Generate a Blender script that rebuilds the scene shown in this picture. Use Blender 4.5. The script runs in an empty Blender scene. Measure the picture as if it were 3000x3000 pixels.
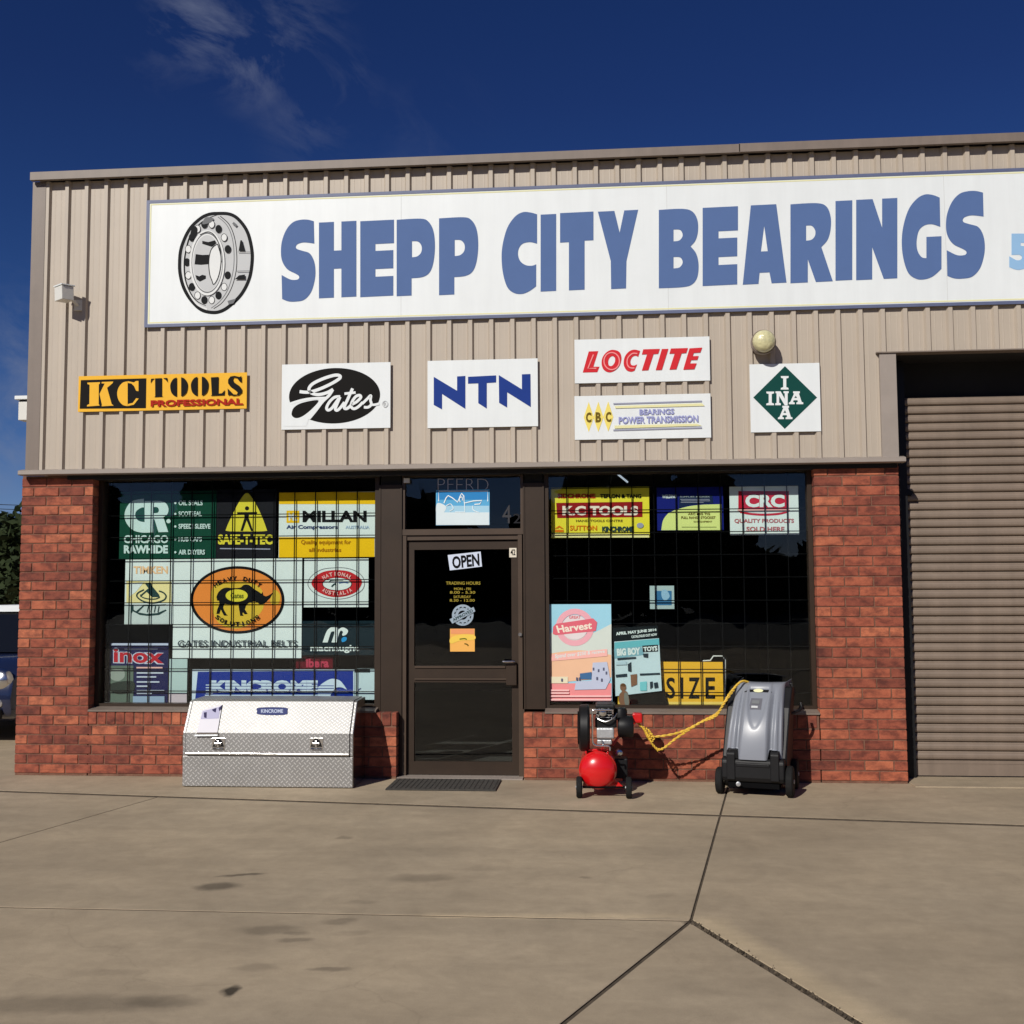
import bpy, bmesh, math, random
from mathutils import Vector, Matrix, Euler
from mathutils.geometry import tessellate_polygon
random.seed(7)
SC = bpy.context.scene
COL = SC.collection
PI = math.pi

# ------------------------------------------------------------------ camera
CAM_R = Matrix(((0.9963110532, 0.0114129224, 0.0850530937),
                (0.0856513843, -0.0709993433, -0.9937921984),
                (-0.0053033587, 0.9974110679, -0.0717149631)))
CAM_C = Vector((5.06325, -9.38894, 1.64251))
FPX = 3150.0
cd = bpy.data.cameras.new('camera'); cam = bpy.data.objects.new('camera', cd); COL.objects.link(cam)
cam.matrix_world = Matrix.Translation(CAM_C) @ CAM_R.to_4x4()
cd.sensor_width = 36.0; cd.lens = FPX / 3000 * 36; cd.clip_end = 3000; cd.clip_start = 0.05
SC.camera = cam

# ------------------------------------------------------------------ light
SUN_EL = math.radians(33); SUN_DX, SUN_DY = 0.434, 0.901      # horizontal travel of the light
sd = bpy.data.lights.new('sun', 'SUN'); sun = bpy.data.objects.new('sun', sd); COL.objects.link(sun)
sd.energy = 3.9; sd.angle = math.radians(0.5); sd.color = (1.0, 0.955, 0.88)
ldir = Vector((SUN_DX * math.cos(SUN_EL), SUN_DY * math.cos(SUN_EL), -math.sin(SUN_EL)))
sun.rotation_euler = ldir.to_track_quat('-Z', 'Y').to_euler(); sun.location = (-20, -40, 30)

w = bpy.data.worlds.new('World'); SC.world = w; w.use_nodes = True
nt = w.node_tree; nt.nodes.clear()
N = nt.nodes.new; L = nt.links.new
out = N('ShaderNodeOutputWorld'); bg = N('ShaderNodeBackground'); bg.inputs[1].default_value = 0.068
sky = N('ShaderNodeTexSky'); sky.sky_type = 'NISHITA'; sky.sun_disc = False
sky.sun_elevation = SUN_EL; sky.sun_rotation = math.atan2(-SUN_DX, -SUN_DY)
sky.altitude = 1500; sky.air_density = 0.9; sky.dust_density = 0.15; sky.ozone_density = 6.0
hsv = N('ShaderNodeHueSaturation'); hsv.inputs['Saturation'].default_value = 1.2; hsv.inputs['Value'].default_value = 1.0
tint = N('ShaderNodeMix'); tint.data_type = 'RGBA'; tint.blend_type = 'MULTIPLY'; sz = N('ShaderNodeSeparateXYZ'); tcz = N('ShaderNodeTexCoord'); L(tcz.outputs['Generated'], sz.inputs[0]); tz = N('ShaderNodeMapRange'); tz.inputs[1].default_value = -.02; tz.inputs[2].default_value = .42; tz.inputs[3].default_value = .42; tz.inputs[4].default_value = 1.0; L(sz.outputs[2], tz.inputs[0]); L(tz.outputs[0], tint.inputs[0])
tint.inputs[7].default_value = (.82, .43, .60, 1); L(sky.outputs[0], hsv.inputs['Color']); L(hsv.outputs[0], tint.inputs[6])
# thin cirrus wisps
def sky_dir(u, v):
    d = CAM_R @ Vector(((u - 1500) / FPX, -(v - 1500) / FPX, -1)); return d.normalized()
tc = N('ShaderNodeTexCoord'); cA = (sky_dir(1000, 340) - sky_dir(520, 20)).normalized(); cB = cA.cross(sky_dir(760, 180)).normalized()
mp = N('ShaderNodeCombineXYZ')
for k_, (ax_, sc_) in enumerate(((cA, 5.2), (cB, 8.5))):
    dt_ = N('ShaderNodeVectorMath'); dt_.operation = 'DOT_PRODUCT'; L(tc.outputs['Generated'], dt_.inputs[0]); dt_.inputs[1].default_value = ax_ * sc_; L(dt_.outputs['Value'], mp.inputs[k_])
nz = N('ShaderNodeTexNoise'); nz.inputs['Scale'].default_value = 2.1; nz.inputs['Detail'].default_value = 9
nz.inputs['Roughness'].default_value = 0.62; nz.inputs['Distortion'].default_value = 0.55; L(mp.outputs[0], nz.inputs['Vector'])
rp = N('ShaderNodeValToRGB'); rp.color_ramp.elements[0].position = 0.46; rp.color_ramp.elements[1].position = 0.86
L(nz.outputs['Fac'], rp.inputs[0])
masks = []
for (u, v, r, amp) in ((590, 85, .060, 1.0), (745, 165, .060, 1.0), (850, 70, .07, .55), (890, 350, .06, .4), (1000, 230, .05, .35), (480, 170, .04, .35), (20, 1180, .14, .8), (1250, 400, .08, .12)):
    d = sky_dir(u, v)
    vm = N('ShaderNodeVectorMath'); vm.operation = 'DISTANCE'; L(tc.outputs['Generated'], vm.inputs[0]); vm.inputs[1].default_value = d
    mr = N('ShaderNodeMapRange'); mr.interpolation_type = 'SMOOTHSTEP'
    mr.inputs[1].default_value = 0; mr.inputs[2].default_value = r; mr.inputs[3].default_value = amp; mr.inputs[4].default_value = 0
    L(vm.outputs['Value'], mr.inputs[0]); masks.append(mr.outputs[0])
acc = masks[0]
for m in masks[1:]:
    mx = N('ShaderNodeMath'); mx.operation = 'MAXIMUM'; L(acc, mx.inputs[0]); L(m, mx.inputs[1]); acc = mx.outputs[0]
ml = N('ShaderNodeMath'); ml.operation = 'MULTIPLY'; L(acc, ml.inputs[0]); L(rp.outputs[0], ml.inputs[1])
mc = N('ShaderNodeMix'); mc.data_type = 'RGBA'; L(ml.outputs[0], mc.inputs[0]); L(tint.outputs[2], mc.inputs[6])
mc.inputs[7].default_value = (2.9, 3.3, 4.6, 1)
L(mc.outputs[2], bg.inputs[0]); L(bg.outputs[0], out.inputs[0])
SC.view_settings.view_transform = 'Standard'; SC.view_settings.look = 'None'
SC.view_settings.gamma = 1; SC.view_settings.exposure = 0.0
SC.view_settings.use_curve_mapping = False
SC.cycles.max_bounces = 8; SC.cycles.transparent_max_bounces = 12

# ------------------------------------------------------------------ helpers
def at(u, v, y=None, z=None):
    """point of the place seen at photograph pixel (u, v) on the plane y=... or z=..."""
    d = CAM_R @ Vector(((u - 1500) / FPX, -(v - 1500) / FPX, -1))
    t = (y - CAM_C.y) / d.y if y is not None else (z - CAM_C.z) / d.z
    return CAM_C + d * t
def wl(o):
    p = Vector((0, 0, 0))
    while o is not None: p += o.location; o = o.parent
    return p
def empty(name, loc, label=None, cat=None, group=None, kind=None):
    o = bpy.data.objects.new(name, None); COL.objects.link(o); o.location = loc; o.empty_display_size = .1
    return tag(o, label, cat, group, kind)
def tag(o, label=None, cat=None, group=None, kind=None):
    if label: o['label'] = label
    if cat: o['category'] = cat
    if group: o['group'] = group
    if kind: o['kind'] = kind
    return o
class MB:
    def __init__(s): s.v = []; s.f = []
    def add(s, vs, fs):
        b = len(s.v); s.v += [Vector(p) for p in vs]; s.f += [tuple(i + b for i in f) for f in fs]; return s
    def box(s, x0, x1, y0, y1, z0, z1):
        return s.add([(x0,y0,z0),(x1,y0,z0),(x1,y1,z0),(x0,y1,z0),(x0,y0,z1),(x1,y0,z1),(x1,y1,z1),(x0,y1,z1)],
                     [(0,3,2,1),(4,5,6,7),(0,1,5,4),(1,2,6,5),(2,3,7,6),(3,0,4,7)])
    def rbox(s, c, sz, rot=(0,0,0)):
        R = Euler(rot).to_matrix(); h = [a / 2 for a in sz]; c = Vector(c)
        vs = [c + R @ Vector((h[0]*i, h[1]*j, h[2]*k)) for k in (-1,1) for (i,j) in ((-1,-1),(1,-1),(1,1),(-1,1))]
        return s.add(vs, [(0,3,2,1),(4,5,6,7),(0,1,5,4),(1,2,6,5),(2,3,7,6),(3,0,4,7)])
    def prism(s, prof, a0, a1, axis='x', caps=True):
        """prof: closed 2D polygon; axis x: (y,z), axis y: (x,z), axis z: (x,y)"""
        n = len(prof)
        def P(a, p):
            return (a, p[0], p[1]) if axis == 'x' else ((p[0], a, p[1]) if axis == 'y' else (p[0], p[1], a))
        vs = [P(a0, p) for p in prof] + [P(a1, p) for p in prof]
        fs = [(i, (i+1) % n, n + (i+1) % n, n + i) for i in range(n)]
        if caps: fs += [tuple(range(n-1, -1, -1)), tuple(range(n, 2*n))]
        return s.add(vs, fs)
    def cyl(s, p0, p1, r0, r1=None, n=16, caps=True):
        p0 = Vector(p0); p1 = Vector(p1); r1 = r0 if r1 is None else r1
        d = (p1 - p0).normalized(); a = d.orthogonal().normalized(); b = d.cross(a)
        vs = [p0 + (a*math.cos(2*PI*i/n) + b*math.sin(2*PI*i/n))*r0 for i in range(n)] + \
             [p1 + (a*math.cos(2*PI*i/n) + b*math.sin(2*PI*i/n))*r1 for i in range(n)]
        fs = [(i, (i+1) % n, n + (i+1) % n, n + i) for i in range(n)]
        if caps: fs += [tuple(range(n-1, -1, -1)), tuple(range(n, 2*n))]
        return s.add(vs, fs)
    def lathe(s, c, d, prof, n=24):
        """prof: list of (distance along d, radius)"""
        c = Vector(c); d = Vector(d).normalized(); a = d.orthogonal().normalized(); b = d.cross(a); m = len(prof)
        vs = [c + d*t + (a*math.cos(2*PI*i/n) + b*math.sin(2*PI*i/n))*max(r, 1e-4) for t, r in prof for i in range(n)]
        fs = [(k*n + i, k*n + (i+1) % n, (k+1)*n + (i+1) % n, (k+1)*n + i) for k in range(m-1) for i in range(n)]
        fs += [tuple(range(n-1, -1, -1)), tuple((m-1)*n + i for i in range(n))]
        return s.add(vs, fs)
    def tube(s, pts, r, n=8):
        pts = [Vector(p) for p in pts]; m = len(pts); vs = []; up = None
        for k, p in enumerate(pts):
            d = (pts[min(k+1, m-1)] - pts[max(k-1, 0)]).normalized()
            if up is None: up = d.orthogonal().normalized()
            a = (up - d*up.dot(d)).normalized(); b = d.cross(a); up = a
            vs += [p + (a*math.cos(2*PI*i/n) + b*math.sin(2*PI*i/n))*r for i in range(n)]
        fs = [(k*n + i, k*n + (i+1) % n, (k+1)*n + (i+1) % n, (k+1)*n + i) for k in range(m-1) for i in range(n)]
        fs += [tuple(range(n-1, -1, -1)), tuple((m-1)*n + i for i in range(n))]
        return s.add(vs, fs)
    def build(s, name, mat, parent=None, smooth=False, origin=None, bevel=0, fix=True):
        if parent is not None: o0 = wl(parent)
        elif origin is not None: o0 = Vector(origin)
        else:
            xs = [p.x for p in s.v]; ys = [p.y for p in s.v]; zs = [p.z for p in s.v]
            o0 = Vector(((min(xs)+max(xs))/2, (min(ys)+max(ys))/2, min(zs)))
        me = bpy.data.meshes.new(name); me.from_pydata([p - o0 for p in s.v], [], s.f); me.materials.append(mat)
        if fix or bevel:
            bm = bmesh.new(); bm.from_mesh(me)
            if fix: bmesh.ops.recalc_face_normals(bm, faces=bm.faces)
            if bevel:
                bmesh.ops.bevel(bm, geom=[e for e in bm.edges if e.is_manifold and e.calc_face_angle(0) > .6], offset=bevel, segments=2, affect='EDGES', profile=.5)
            bm.to_mesh(me); bm.free()
        if smooth:
            for p in me.polygons: p.use_smooth = True
            try: me.set_sharp_from_angle(angle=math.radians(38))
            except Exception: pass
        o = bpy.data.objects.new(name, me); COL.objects.link(o)
        if parent is not None: o.parent = parent
        else: o.location = o0
        return o
def crom(pts, closed=False, k=6):
    """Catmull-Rom through the points"""
    n = len(pts); outp = []
    rng = range(n if closed else n - 1)
    for i in rng:
        g = (lambda j: pts[j % n]) if closed else (lambda j: pts[max(0, min(n-1, j))])
        p0, p1, p2, p3 = g(i-1), g(i), g(i+1), g(i+2)
        for q in range(k):
            t = q / k
            outp.append(tuple(0.5*((2*p1[a]) + (-p0[a]+p2[a])*t + (2*p0[a]-5*p1[a]+4*p2[a]-p3[a])*t*t + (-p0[a]+3*p1[a]-3*p2[a]+p3[a])*t**3) for a in range(len(p1))))
    if not closed: outp.append(tuple(pts[-1]))
    return outp
def shape(pts):
    """closed outline; points with a third element are corners, the rest is smoothed"""
    cs = [i for i, p in enumerate(pts) if len(p) > 2]
    if not cs: return crom([p[:2] for p in pts], True)
    pts = pts[cs[0]:] + pts[:cs[0]]; cs = [i for i, p in enumerate(pts) if len(p) > 2] + [len(pts)]
    q = pts + [pts[0]]; o = []
    for a, b in zip(cs[:-1], cs[1:]):
        run = [p[:2] for p in q[a:b+1]]
        o += [run[0]] if len(run) == 2 else crom(run)[:-1]
    return o

# ------------------------------------------------------------------ materials
def mat(name, col, rough=.6, metal=0., var=0., vscale=3., col2=None, bump=0., bscale=60., spec=.5, coat=0., streak=0.):
    m = bpy.data.materials.new(name); m.use_nodes = True; t = m.node_tree; b = t.nodes['Principled BSDF']
    b.inputs['Roughness'].default_value = rough; b.inputs['Metallic'].default_value = metal
    b.inputs['Specular IOR Level'].default_value = spec; b.inputs['Coat Weight'].default_value = coat
    b.inputs['Base Color'].default_value = (*col, 1)
    if var or col2 or bump:
        g = t.nodes.new('ShaderNodeNewGeometry')
    if var or col2:
        n = t.nodes.new('ShaderNodeTexNoise'); n.inputs['Scale'].default_value = vscale; n.inputs['Detail'].default_value = 6
        n.inputs['Roughness'].default_value = .65
        t.links.new(g.outputs['Position'], n.inputs['Vector'])
        r = t.nodes.new('ShaderNodeValToRGB'); c2 = col2 or tuple(c * (1 - var) for c in col)
        c1 = col if col2 else tuple(min(1, c * (1 + var)) for c in col)
        r.color_ramp.elements[0].position = .34; r.color_ramp.elements[0].color = (*c2, 1)
        r.color_ramp.elements[1].position = .66; r.color_ramp.elements[1].color = (*c1, 1)
        t.links.new(n.outputs['Fac'], r.inputs[0]); t.links.new(r.outputs[0], b.inputs['Base Color'])
    if streak:
        g3 = t.nodes.new('ShaderNodeNewGeometry'); m3 = t.nodes.new('ShaderNodeMapping'); m3.inputs['Scale'].default_value = (9, 9, .55); t.links.new(g3.outputs['Position'], m3.inputs[0])
        n3 = t.nodes.new('ShaderNodeTexNoise'); n3.inputs['Scale'].default_value = 1; n3.inputs['Detail'].default_value = 7; n3.inputs['Roughness'].default_value = .65; t.links.new(m3.outputs[0], n3.inputs['Vector'])
        r3 = t.nodes.new('ShaderNodeMapRange'); r3.inputs[1].default_value = .35; r3.inputs[2].default_value = .68; r3.inputs[3].default_value = 1 - streak; r3.inputs[4].default_value = 1.02; t.links.new(n3.outputs['Fac'], r3.inputs[0])
        v3 = t.nodes.new('ShaderNodeVectorMath'); v3.operation = 'SCALE'; t.links.new(r.outputs[0], v3.inputs[0]); t.links.new(r3.outputs[0], v3.inputs['Scale']); t.links.new(v3.outputs[0], b.inputs['Base Color'])
    if bump:
        n2 = t.nodes.new('ShaderNodeTexNoise'); n2.inputs['Scale'].default_value = bscale; n2.inputs['Detail'].default_value = 4
        t.links.new(g.outputs['Position'], n2.inputs['Vector'])
        bp = t.nodes.new('ShaderNodeBump'); bp.inputs['Strength'].default_value = bump; bp.inputs['Distance'].default_value = .01
        t.links.new(n2.outputs['Fac'], bp.inputs['Height']); t.links.new(bp.outputs[0], b.inputs['Normal'])
    return m
M = {}
M['clad'] = mat('cladding_paint', (.462, .395, .318), .5, var=.04, vscale=1.3, streak=.045)
M['trim'] = mat('flashing_paint', (.205, .162, .132), .5, var=.07, vscale=3, streak=.12)
M['trim2'] = mat('base_flashing_paint', (.31, .265, .23), .5, var=.06, vscale=3)
M['bronze'] = mat('bronze_anodised', (.034, .021, .013), .5, var=.12, vscale=4, spec=.3)
M['bronze2'] = mat('bronze_rail', (.070, .047, .032), .4, var=.08, vscale=4, spec=.4)
M['mortar'] = mat('mortar', (.17, .082, .052), .95, var=.25, vscale=14, bump=.3)
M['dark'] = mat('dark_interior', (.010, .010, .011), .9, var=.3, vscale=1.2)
M['blackp'] = mat('black_plastic', (.007, .007, .008), .5, var=.2, vscale=9, spec=.3)
M['rubber'] = mat('rubber', (.012, .012, .012), .8, spec=.2, var=.25, vscale=20)
M['steelbar'] = mat('bar_paint', (.004, .004, .0045), .8, spec=.05)
M['white'] = mat('white_paint', (.765, .80, .80), .45, var=.02, vscale=2, streak=.035)
M['offwhite'] = mat('off_white', (.70, .69, .64), .5, var=.04, vscale=6)
M['shut'] = mat('shutter_paint', (.225, .172, .132), .5, var=.12, vscale=1.6, streak=.14)
M['red'] = mat('red_paint', (.62, .008, .010), .28, var=.04, vscale=5, coat=.5)
M['chrome'] = mat('polished_metal', (.72, .72, .72), .22, metal=1, var=.06, vscale=10)
M['castal'] = mat('cast_aluminium', (.52, .53, .54), .42, metal=.6, var=.15, vscale=30, bump=.2, bscale=120)
M['hood'] = mat('silver_plastic', (.235, .25, .285), .34, var=.03, vscale=4, spec=.45)
M['hood2'] = mat('grey_label', (.13, .13, .15), .4)
M['yrope'] = mat('yellow_cord', (.72, .46, .05), .6, var=.15, vscale=30)
M['amber'] = mat('lamp_glass', (.62, .58, .33), .18, var=.14, vscale=28, bump=.6, bscale=40, coat=.6)
M['bark'] = mat('bark', (.10, .075, .055), .9, var=.2, vscale=6)
M['leaf'] = mat('foliage', (.030, .045, .014), .8, col2=(.012, .020, .007), vscale=1.1, spec=.2)
M['carpaint'] = mat('navy_car_paint', (.012, .018, .05), .2, coat=1.)
M['glassd'] = mat('car_glass', (.008, .009, .01), .05, spec=.8)
M['matm'] = mat('door_mat', (.055, .05, .043), .95, var=.25, vscale=30, bump=.6, bscale=200)
C_ = {}
def pc(name, rgb, rough=.42):
    """print colour, given in sRGB 0-255"""
    if rgb == 0: return C_[name]
    if name not in C_:
        lin = tuple((c/255/12.92) if c/255 <= .04045 else ((c/255+.055)/1.055)**2.4 for c in rgb)
        C_[name] = mat(name + '_print', tuple(c*.92 for c in lin), .6, var=.02, vscale=5, spec=.10)
    return C_[name]
# brick: each brick its own shade, fired patches on the faces
def brick_mat():
    m = bpy.data.materials.new('clay_brick'); m.use_nodes = True; t = m.node_tree; b = t.nodes['Principled BSDF']
    b.inputs['Roughness'].default_value = .82
    oi = t.nodes.new('ShaderNodeObjectInfo'); g = t.nodes.new('ShaderNodeNewGeometry')
    r = t.nodes.new('ShaderNodeValToRGB'); e = r.color_ramp.elements
    e[0].position = 0; e[0].color = (.185, .044, .025, 1); e[1].position = 1; e[1].color = (.47, .140, .066, 1)
    for p, c in ((.25, (.265, .064, .034, 1)), (.6, (.335, .083, .042, 1)), (.85, (.39, .105, .050, 1))):
        q = e.new(p); q.color = c
    wn = t.nodes.new('ShaderNodeTexWhiteNoise'); wn.noise_dimensions = '1D'
    t.links.new(oi.outputs['Random'], wn.inputs['W']); t.links.new(wn.outputs['Value'], r.inputs[0])
    mp = t.nodes.new('ShaderNodeMapping'); mp.inputs['Scale'].default_value = (8.5, 8.5, 15)
    t.links.new(g.outputs['Position'], mp.inputs[0])
    n = t.nodes.new('ShaderNodeTexNoise'); n.inputs['Scale'].default_value = 1.0; n.inputs['Detail'].default_value = 3; n.inputs['Roughness'].default_value = .6
    t.links.new(mp.outputs[0], n.inputs['Vector'])
    rr = t.nodes.new('ShaderNodeValToRGB'); rr.color_ramp.elements[0].position = .36; rr.color_ramp.elements[0].color = (.47, .45, .50, 1)
    rr.color_ramp.elements[1].position = .56; rr.color_ramp.elements[1].color = (1, 1, 1, 1)
    q = rr.color_ramp.elements.new(.72); q.color = (1.15, 1.25, 1.25, 1)
    t.links.new(n.outputs['Fac'], rr.inputs[0])
    mx = t.nodes.new('ShaderNodeMix'); mx.data_type = 'RGBA'; mx.blend_type = 'MULTIPLY'; mx.inputs[0].default_value = 1
    t.links.new(r.outputs[0], mx.inputs[6]); t.links.new(rr.outputs[0], mx.inputs[7])
    n3 = t.nodes.new('ShaderNodeTexNoise'); n3.inputs['Scale'].default_value = 90; n3.inputs['Detail'].default_value = 5
    t.links.new(g.outputs['Position'], n3.inputs['Vector'])
    mr = t.nodes.new('ShaderNodeMapRange'); mr.inputs[3].default_value = .7; mr.inputs[4].default_value = 1.3; t.links.new(n3.outputs['Fac'], mr.inputs[0])
    mx2 = t.nodes.new('ShaderNodeMix'); mx2.data_type = 'RGBA'; mx2.blend_type = 'MULTIPLY'; mx2.inputs[0].default_value = 1
    t.links.new(mx.outputs[2], mx2.inputs[6]); t.links.new(mr.outputs[0], mx2.inputs[7]); t.links.new(mx2.outputs[2], b.inputs['Base Color'])
    bp = t.nodes.new('ShaderNodeBump'); bp.inputs['Strength'].default_value = .5; bp.inputs['Distance'].default_value = .004
    t.links.new(n3.outputs['Fac'], bp.inputs['Height']); t.links.new(bp.outputs[0], b.inputs['Normal'])
    return m
M['brick'] = brick_mat()
# concrete: broad tonal drift, broom streaks, speckle and old stains of their own shape
def concrete_mat():
    m = bpy.data.materials.new('concrete'); m.use_nodes = True; t = m.node_tree; b = t.nodes['Principled BSDF']
    b.inputs['Roughness'].default_value = .85; b.inputs['Specular IOR Level'].default_value = .3
    g = t.nodes.new('ShaderNodeNewGeometry')
    def noise(sc, det, ro=.6, vec=None, dist=0):
        n = t.nodes.new('ShaderNodeTexNoise'); n.inputs['Scale'].default_value = sc; n.inputs['Detail'].default_value = det
        n.inputs['Roughness'].default_value = ro; n.inputs['Distortion'].default_value = dist
        t.links.new(vec or g.outputs['Position'], n.inputs['Vector']); return n.outputs['Fac']
    def rng(x, a, b_, c, d):
        q = t.nodes.new('ShaderNodeMapRange'); q.inputs[1].default_value = a; q.inputs[2].default_value = b_
        q.inputs[3].default_value = c; q.inputs[4].default_value = d; t.links.new(x, q.inputs[0]); return q.outputs[0]
    def mul(x, y):
        q = t.nodes.new('ShaderNodeMath'); q.operation = 'MULTIPLY'
        for i, a in enumerate((x, y)):
            if isinstance(a, float): q.inputs[i].default_value = a
            else: t.links.new(a, q.inputs[i])
        return q.outputs[0]
    mp = t.nodes.new('ShaderNodeMapping'); mp.inputs['Scale'].default_value = (.55, 2.6, 1); mp.inputs['Rotation'].default_value = (0, 0, .06)
    t.links.new(g.outputs['Position'], mp.inputs[0])
    f = mul(rng(noise(.55, 5, .6), .3, .7, .80, 1.12), rng(noise(1.5, 6, .65, mp.outputs[0], .4), .3, .7, .90, 1.06))
    f = mul(f, rng(noise(7, 8, .75), .3, .7, .90, 1.09)); f = mul(f, rng(noise(2.6, 9, .72, None, .6), .32, .66, .90, 1.07))
    f = mul(f, rng(noise(240, 2, .5), .25, .75, .84, 1.14))
    f = mul(f, rng(noise(38, 4, .75), .2, .36, .80, 1.0)); f = mul(f, rng(noise(17, 3, .8), .20, .27, .62, 1.0)); f = mul(f, rng(noise(900, 1, .5), .3, .7, .90, 1.08))
    oi = t.nodes.new('ShaderNodeObjectInfo'); f = mul(f, rng(oi.outputs['Random'], 0, 1, .94, 1.04))
    # hairline crazing, only here and there
    vo = t.nodes.new('ShaderNodeTexVoronoi'); vo.feature = 'DISTANCE_TO_EDGE'; vo.inputs['Scale'].default_value = .62
    wv = t.nodes.new('ShaderNodeTexNoise'); wv.inputs['Scale'].default_value = 2.2; wv.inputs['Detail'].default_value = 6; t.links.new(g.outputs['Position'], wv.inputs['Vector'])
    wa = t.nodes.new('ShaderNodeVectorMath'); wa.operation = 'MULTIPLY_ADD'; t.links.new(wv.outputs['Color'], wa.inputs[0]); wa.inputs[1].default_value = (.5, .5, 0); t.links.new(g.outputs['Position'], wa.inputs[2]); t.links.new(wa.outputs[0], vo.inputs['Vector'])
    ck = rng(vo.outputs['Distance'], .0, .0035, 1, 0); ck = mul(ck, rng(noise(.5, 2, .5), .50, .60, 0, 1)); f = mul(f, rng(ck, 0, 1, 1.0, .90))
    # stains
    st = [(411,1672,.17,.055,.1,.45),(455,1651,.19,.02,.35,.45),(795,1657,.24,.06,.1,.72),(1110,1657,.0,.0,0,1),(510,1754,.22,.05,.1,.70),(558,1773,.11,.022,.1,.68),
          (641,1738,.12,.035,.3,.70),(620,1828,.12,.02,.1,.62),(435,1870,.045,.045,0,.16),(680,1702,.13,.025,.2,.8),(120,1895,.7,.07,.1,.72),(300,1890,.2,.04,.1,.74),(650,1580,.07,.03,.2,.7),
          (670,1760,.15,.03,.4,.84),(480,1826,.15,.03,.1,.8),(1300,1740,.06,.02,0,.5),(560,1760,.09,.02,.2,.75),(1105,1655,.05,.02,0,.7),(200,1835,.25,.03,.1,.86),(905,1640,.2,.03,.1,.9),(760,1610,.5,.10,.1,.93),(1250,1690,.10,.03,.3,.86)]
    nvec = t.nodes.new('ShaderNodeTexNoise'); nvec.inputs['Scale'].default_value = 9; nvec.inputs['Detail'].default_value = 4
    t.links.new(g.outputs['Position'], nvec.inputs['Vector'])
    off = t.nodes.new('ShaderNodeVectorMath'); off.operation = 'MULTIPLY_ADD'
    t.links.new(nvec.outputs['Color'], off.inputs[0]); off.inputs[1].default_value = (.09, .09, 0); t.links.new(g.outputs['Position'], off.inputs[2])
    for (u, v, rx, ry, ro, d) in st:
        if not rx: continue
        p = at(u*1.5528, v*1.5528, z=0)
        q = t.nodes.new('ShaderNodeMapping'); q.vector_type = 'TEXTURE'
        q.inputs['Location'].default_value = (p.x+.045, p.y+.045, 0); q.inputs['Rotation'].default_value = (0, 0, ro); q.inputs['Scale'].default_value = (rx*.72, ry*1.45, 1)
        t.links.new(off.outputs[0], q.inputs[0])
        ln = t.nodes.new('ShaderNodeVectorMath'); ln.operation = 'LENGTH'; t.links.new(q.outputs[0], ln.inputs[0])
        f = mul(f, rng(ln.outputs['Value'], .6, 1.25, d, 1.0))
    c1 = t.nodes.new('ShaderNodeMix'); c1.data_type = 'RGBA'
    t.links.new(noise(.35, 4, .6), c1.inputs[0]); c1.inputs[6].default_value = (.43, .335, .220, 1); c1.inputs[7].default_value = (.40, .332, .24, 1)
    # pale lime bloom along the far side of the wide joints
    cur = c1.outputs[2]
    for (ua, va, ub, vb, wd, am, ex) in ((2024, 2698, 2517, 3000, .20, .6, 2.), (1250, 2690, 2020, 2692, .11, .5, -.3)):
        pa, pb = at(ua, va, z=0), at(ub, vb, z=0); dd = (pb - pa).normalized(); nn = Vector((-dd.y, dd.x, 0)); ln_ = (pb - pa).length
        def dot(vec, c0):
            q = t.nodes.new('ShaderNodeVectorMath'); q.operation = 'DOT_PRODUCT'; t.links.new(off.outputs[0], q.inputs[0]); q.inputs[1].default_value = vec
            r_ = t.nodes.new('ShaderNodeMath'); r_.operation = 'SUBTRACT'; t.links.new(q.outputs['Value'], r_.inputs[0]); r_.inputs[1].default_value = c0 + .045*(vec[0]+vec[1]); return r_.outputs[0]
        acr = dot(nn, pa.dot(nn)); alo = dot(dd, pa.dot(dd))
        k1 = mul(rng(acr, 0, .015, 0, 1), rng(acr, wd*.4, wd, 1, 0)); k2 = mul(rng(alo, -.08, .05, 0, 1), rng(alo, ln_+ex, ln_+ex+.4, 1, 0))
        mk = mul(mul(k1, k2), am)
        m_ = t.nodes.new('ShaderNodeMix'); m_.data_type = 'RGBA'; t.links.new(mk, m_.inputs[0]); t.links.new(cur, m_.inputs[6]); m_.inputs[7].default_value = (.66, .52, .33, 1); cur = m_.outputs[2]
    vm = t.nodes.new('ShaderNodeVectorMath'); vm.operation = 'SCALE'; t.links.new(cur, vm.inputs[0]); t.links.new(f, vm.inputs['Scale'])
    t.links.new(vm.outputs[0], b.inputs['Base Color'])
    bp = t.nodes.new('ShaderNodeBump'); bp.inputs['Strength'].default_value = .25; bp.inputs['Distance'].default_value = .004
    t.links.new(noise(130, 5, .7), bp.inputs['Height']); t.links.new(bp.outputs[0], b.inputs['Normal'])
    return m
M['conc'] = concrete_mat()
M['soil'] = mat('joint_filler', (.085, .064, .042), .95, var=.3, vscale=20)
M['asphalt'] = mat('asphalt', (.055, .053, .05), .9, var=.2, vscale=2, bump=.4, bscale=150)
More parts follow.
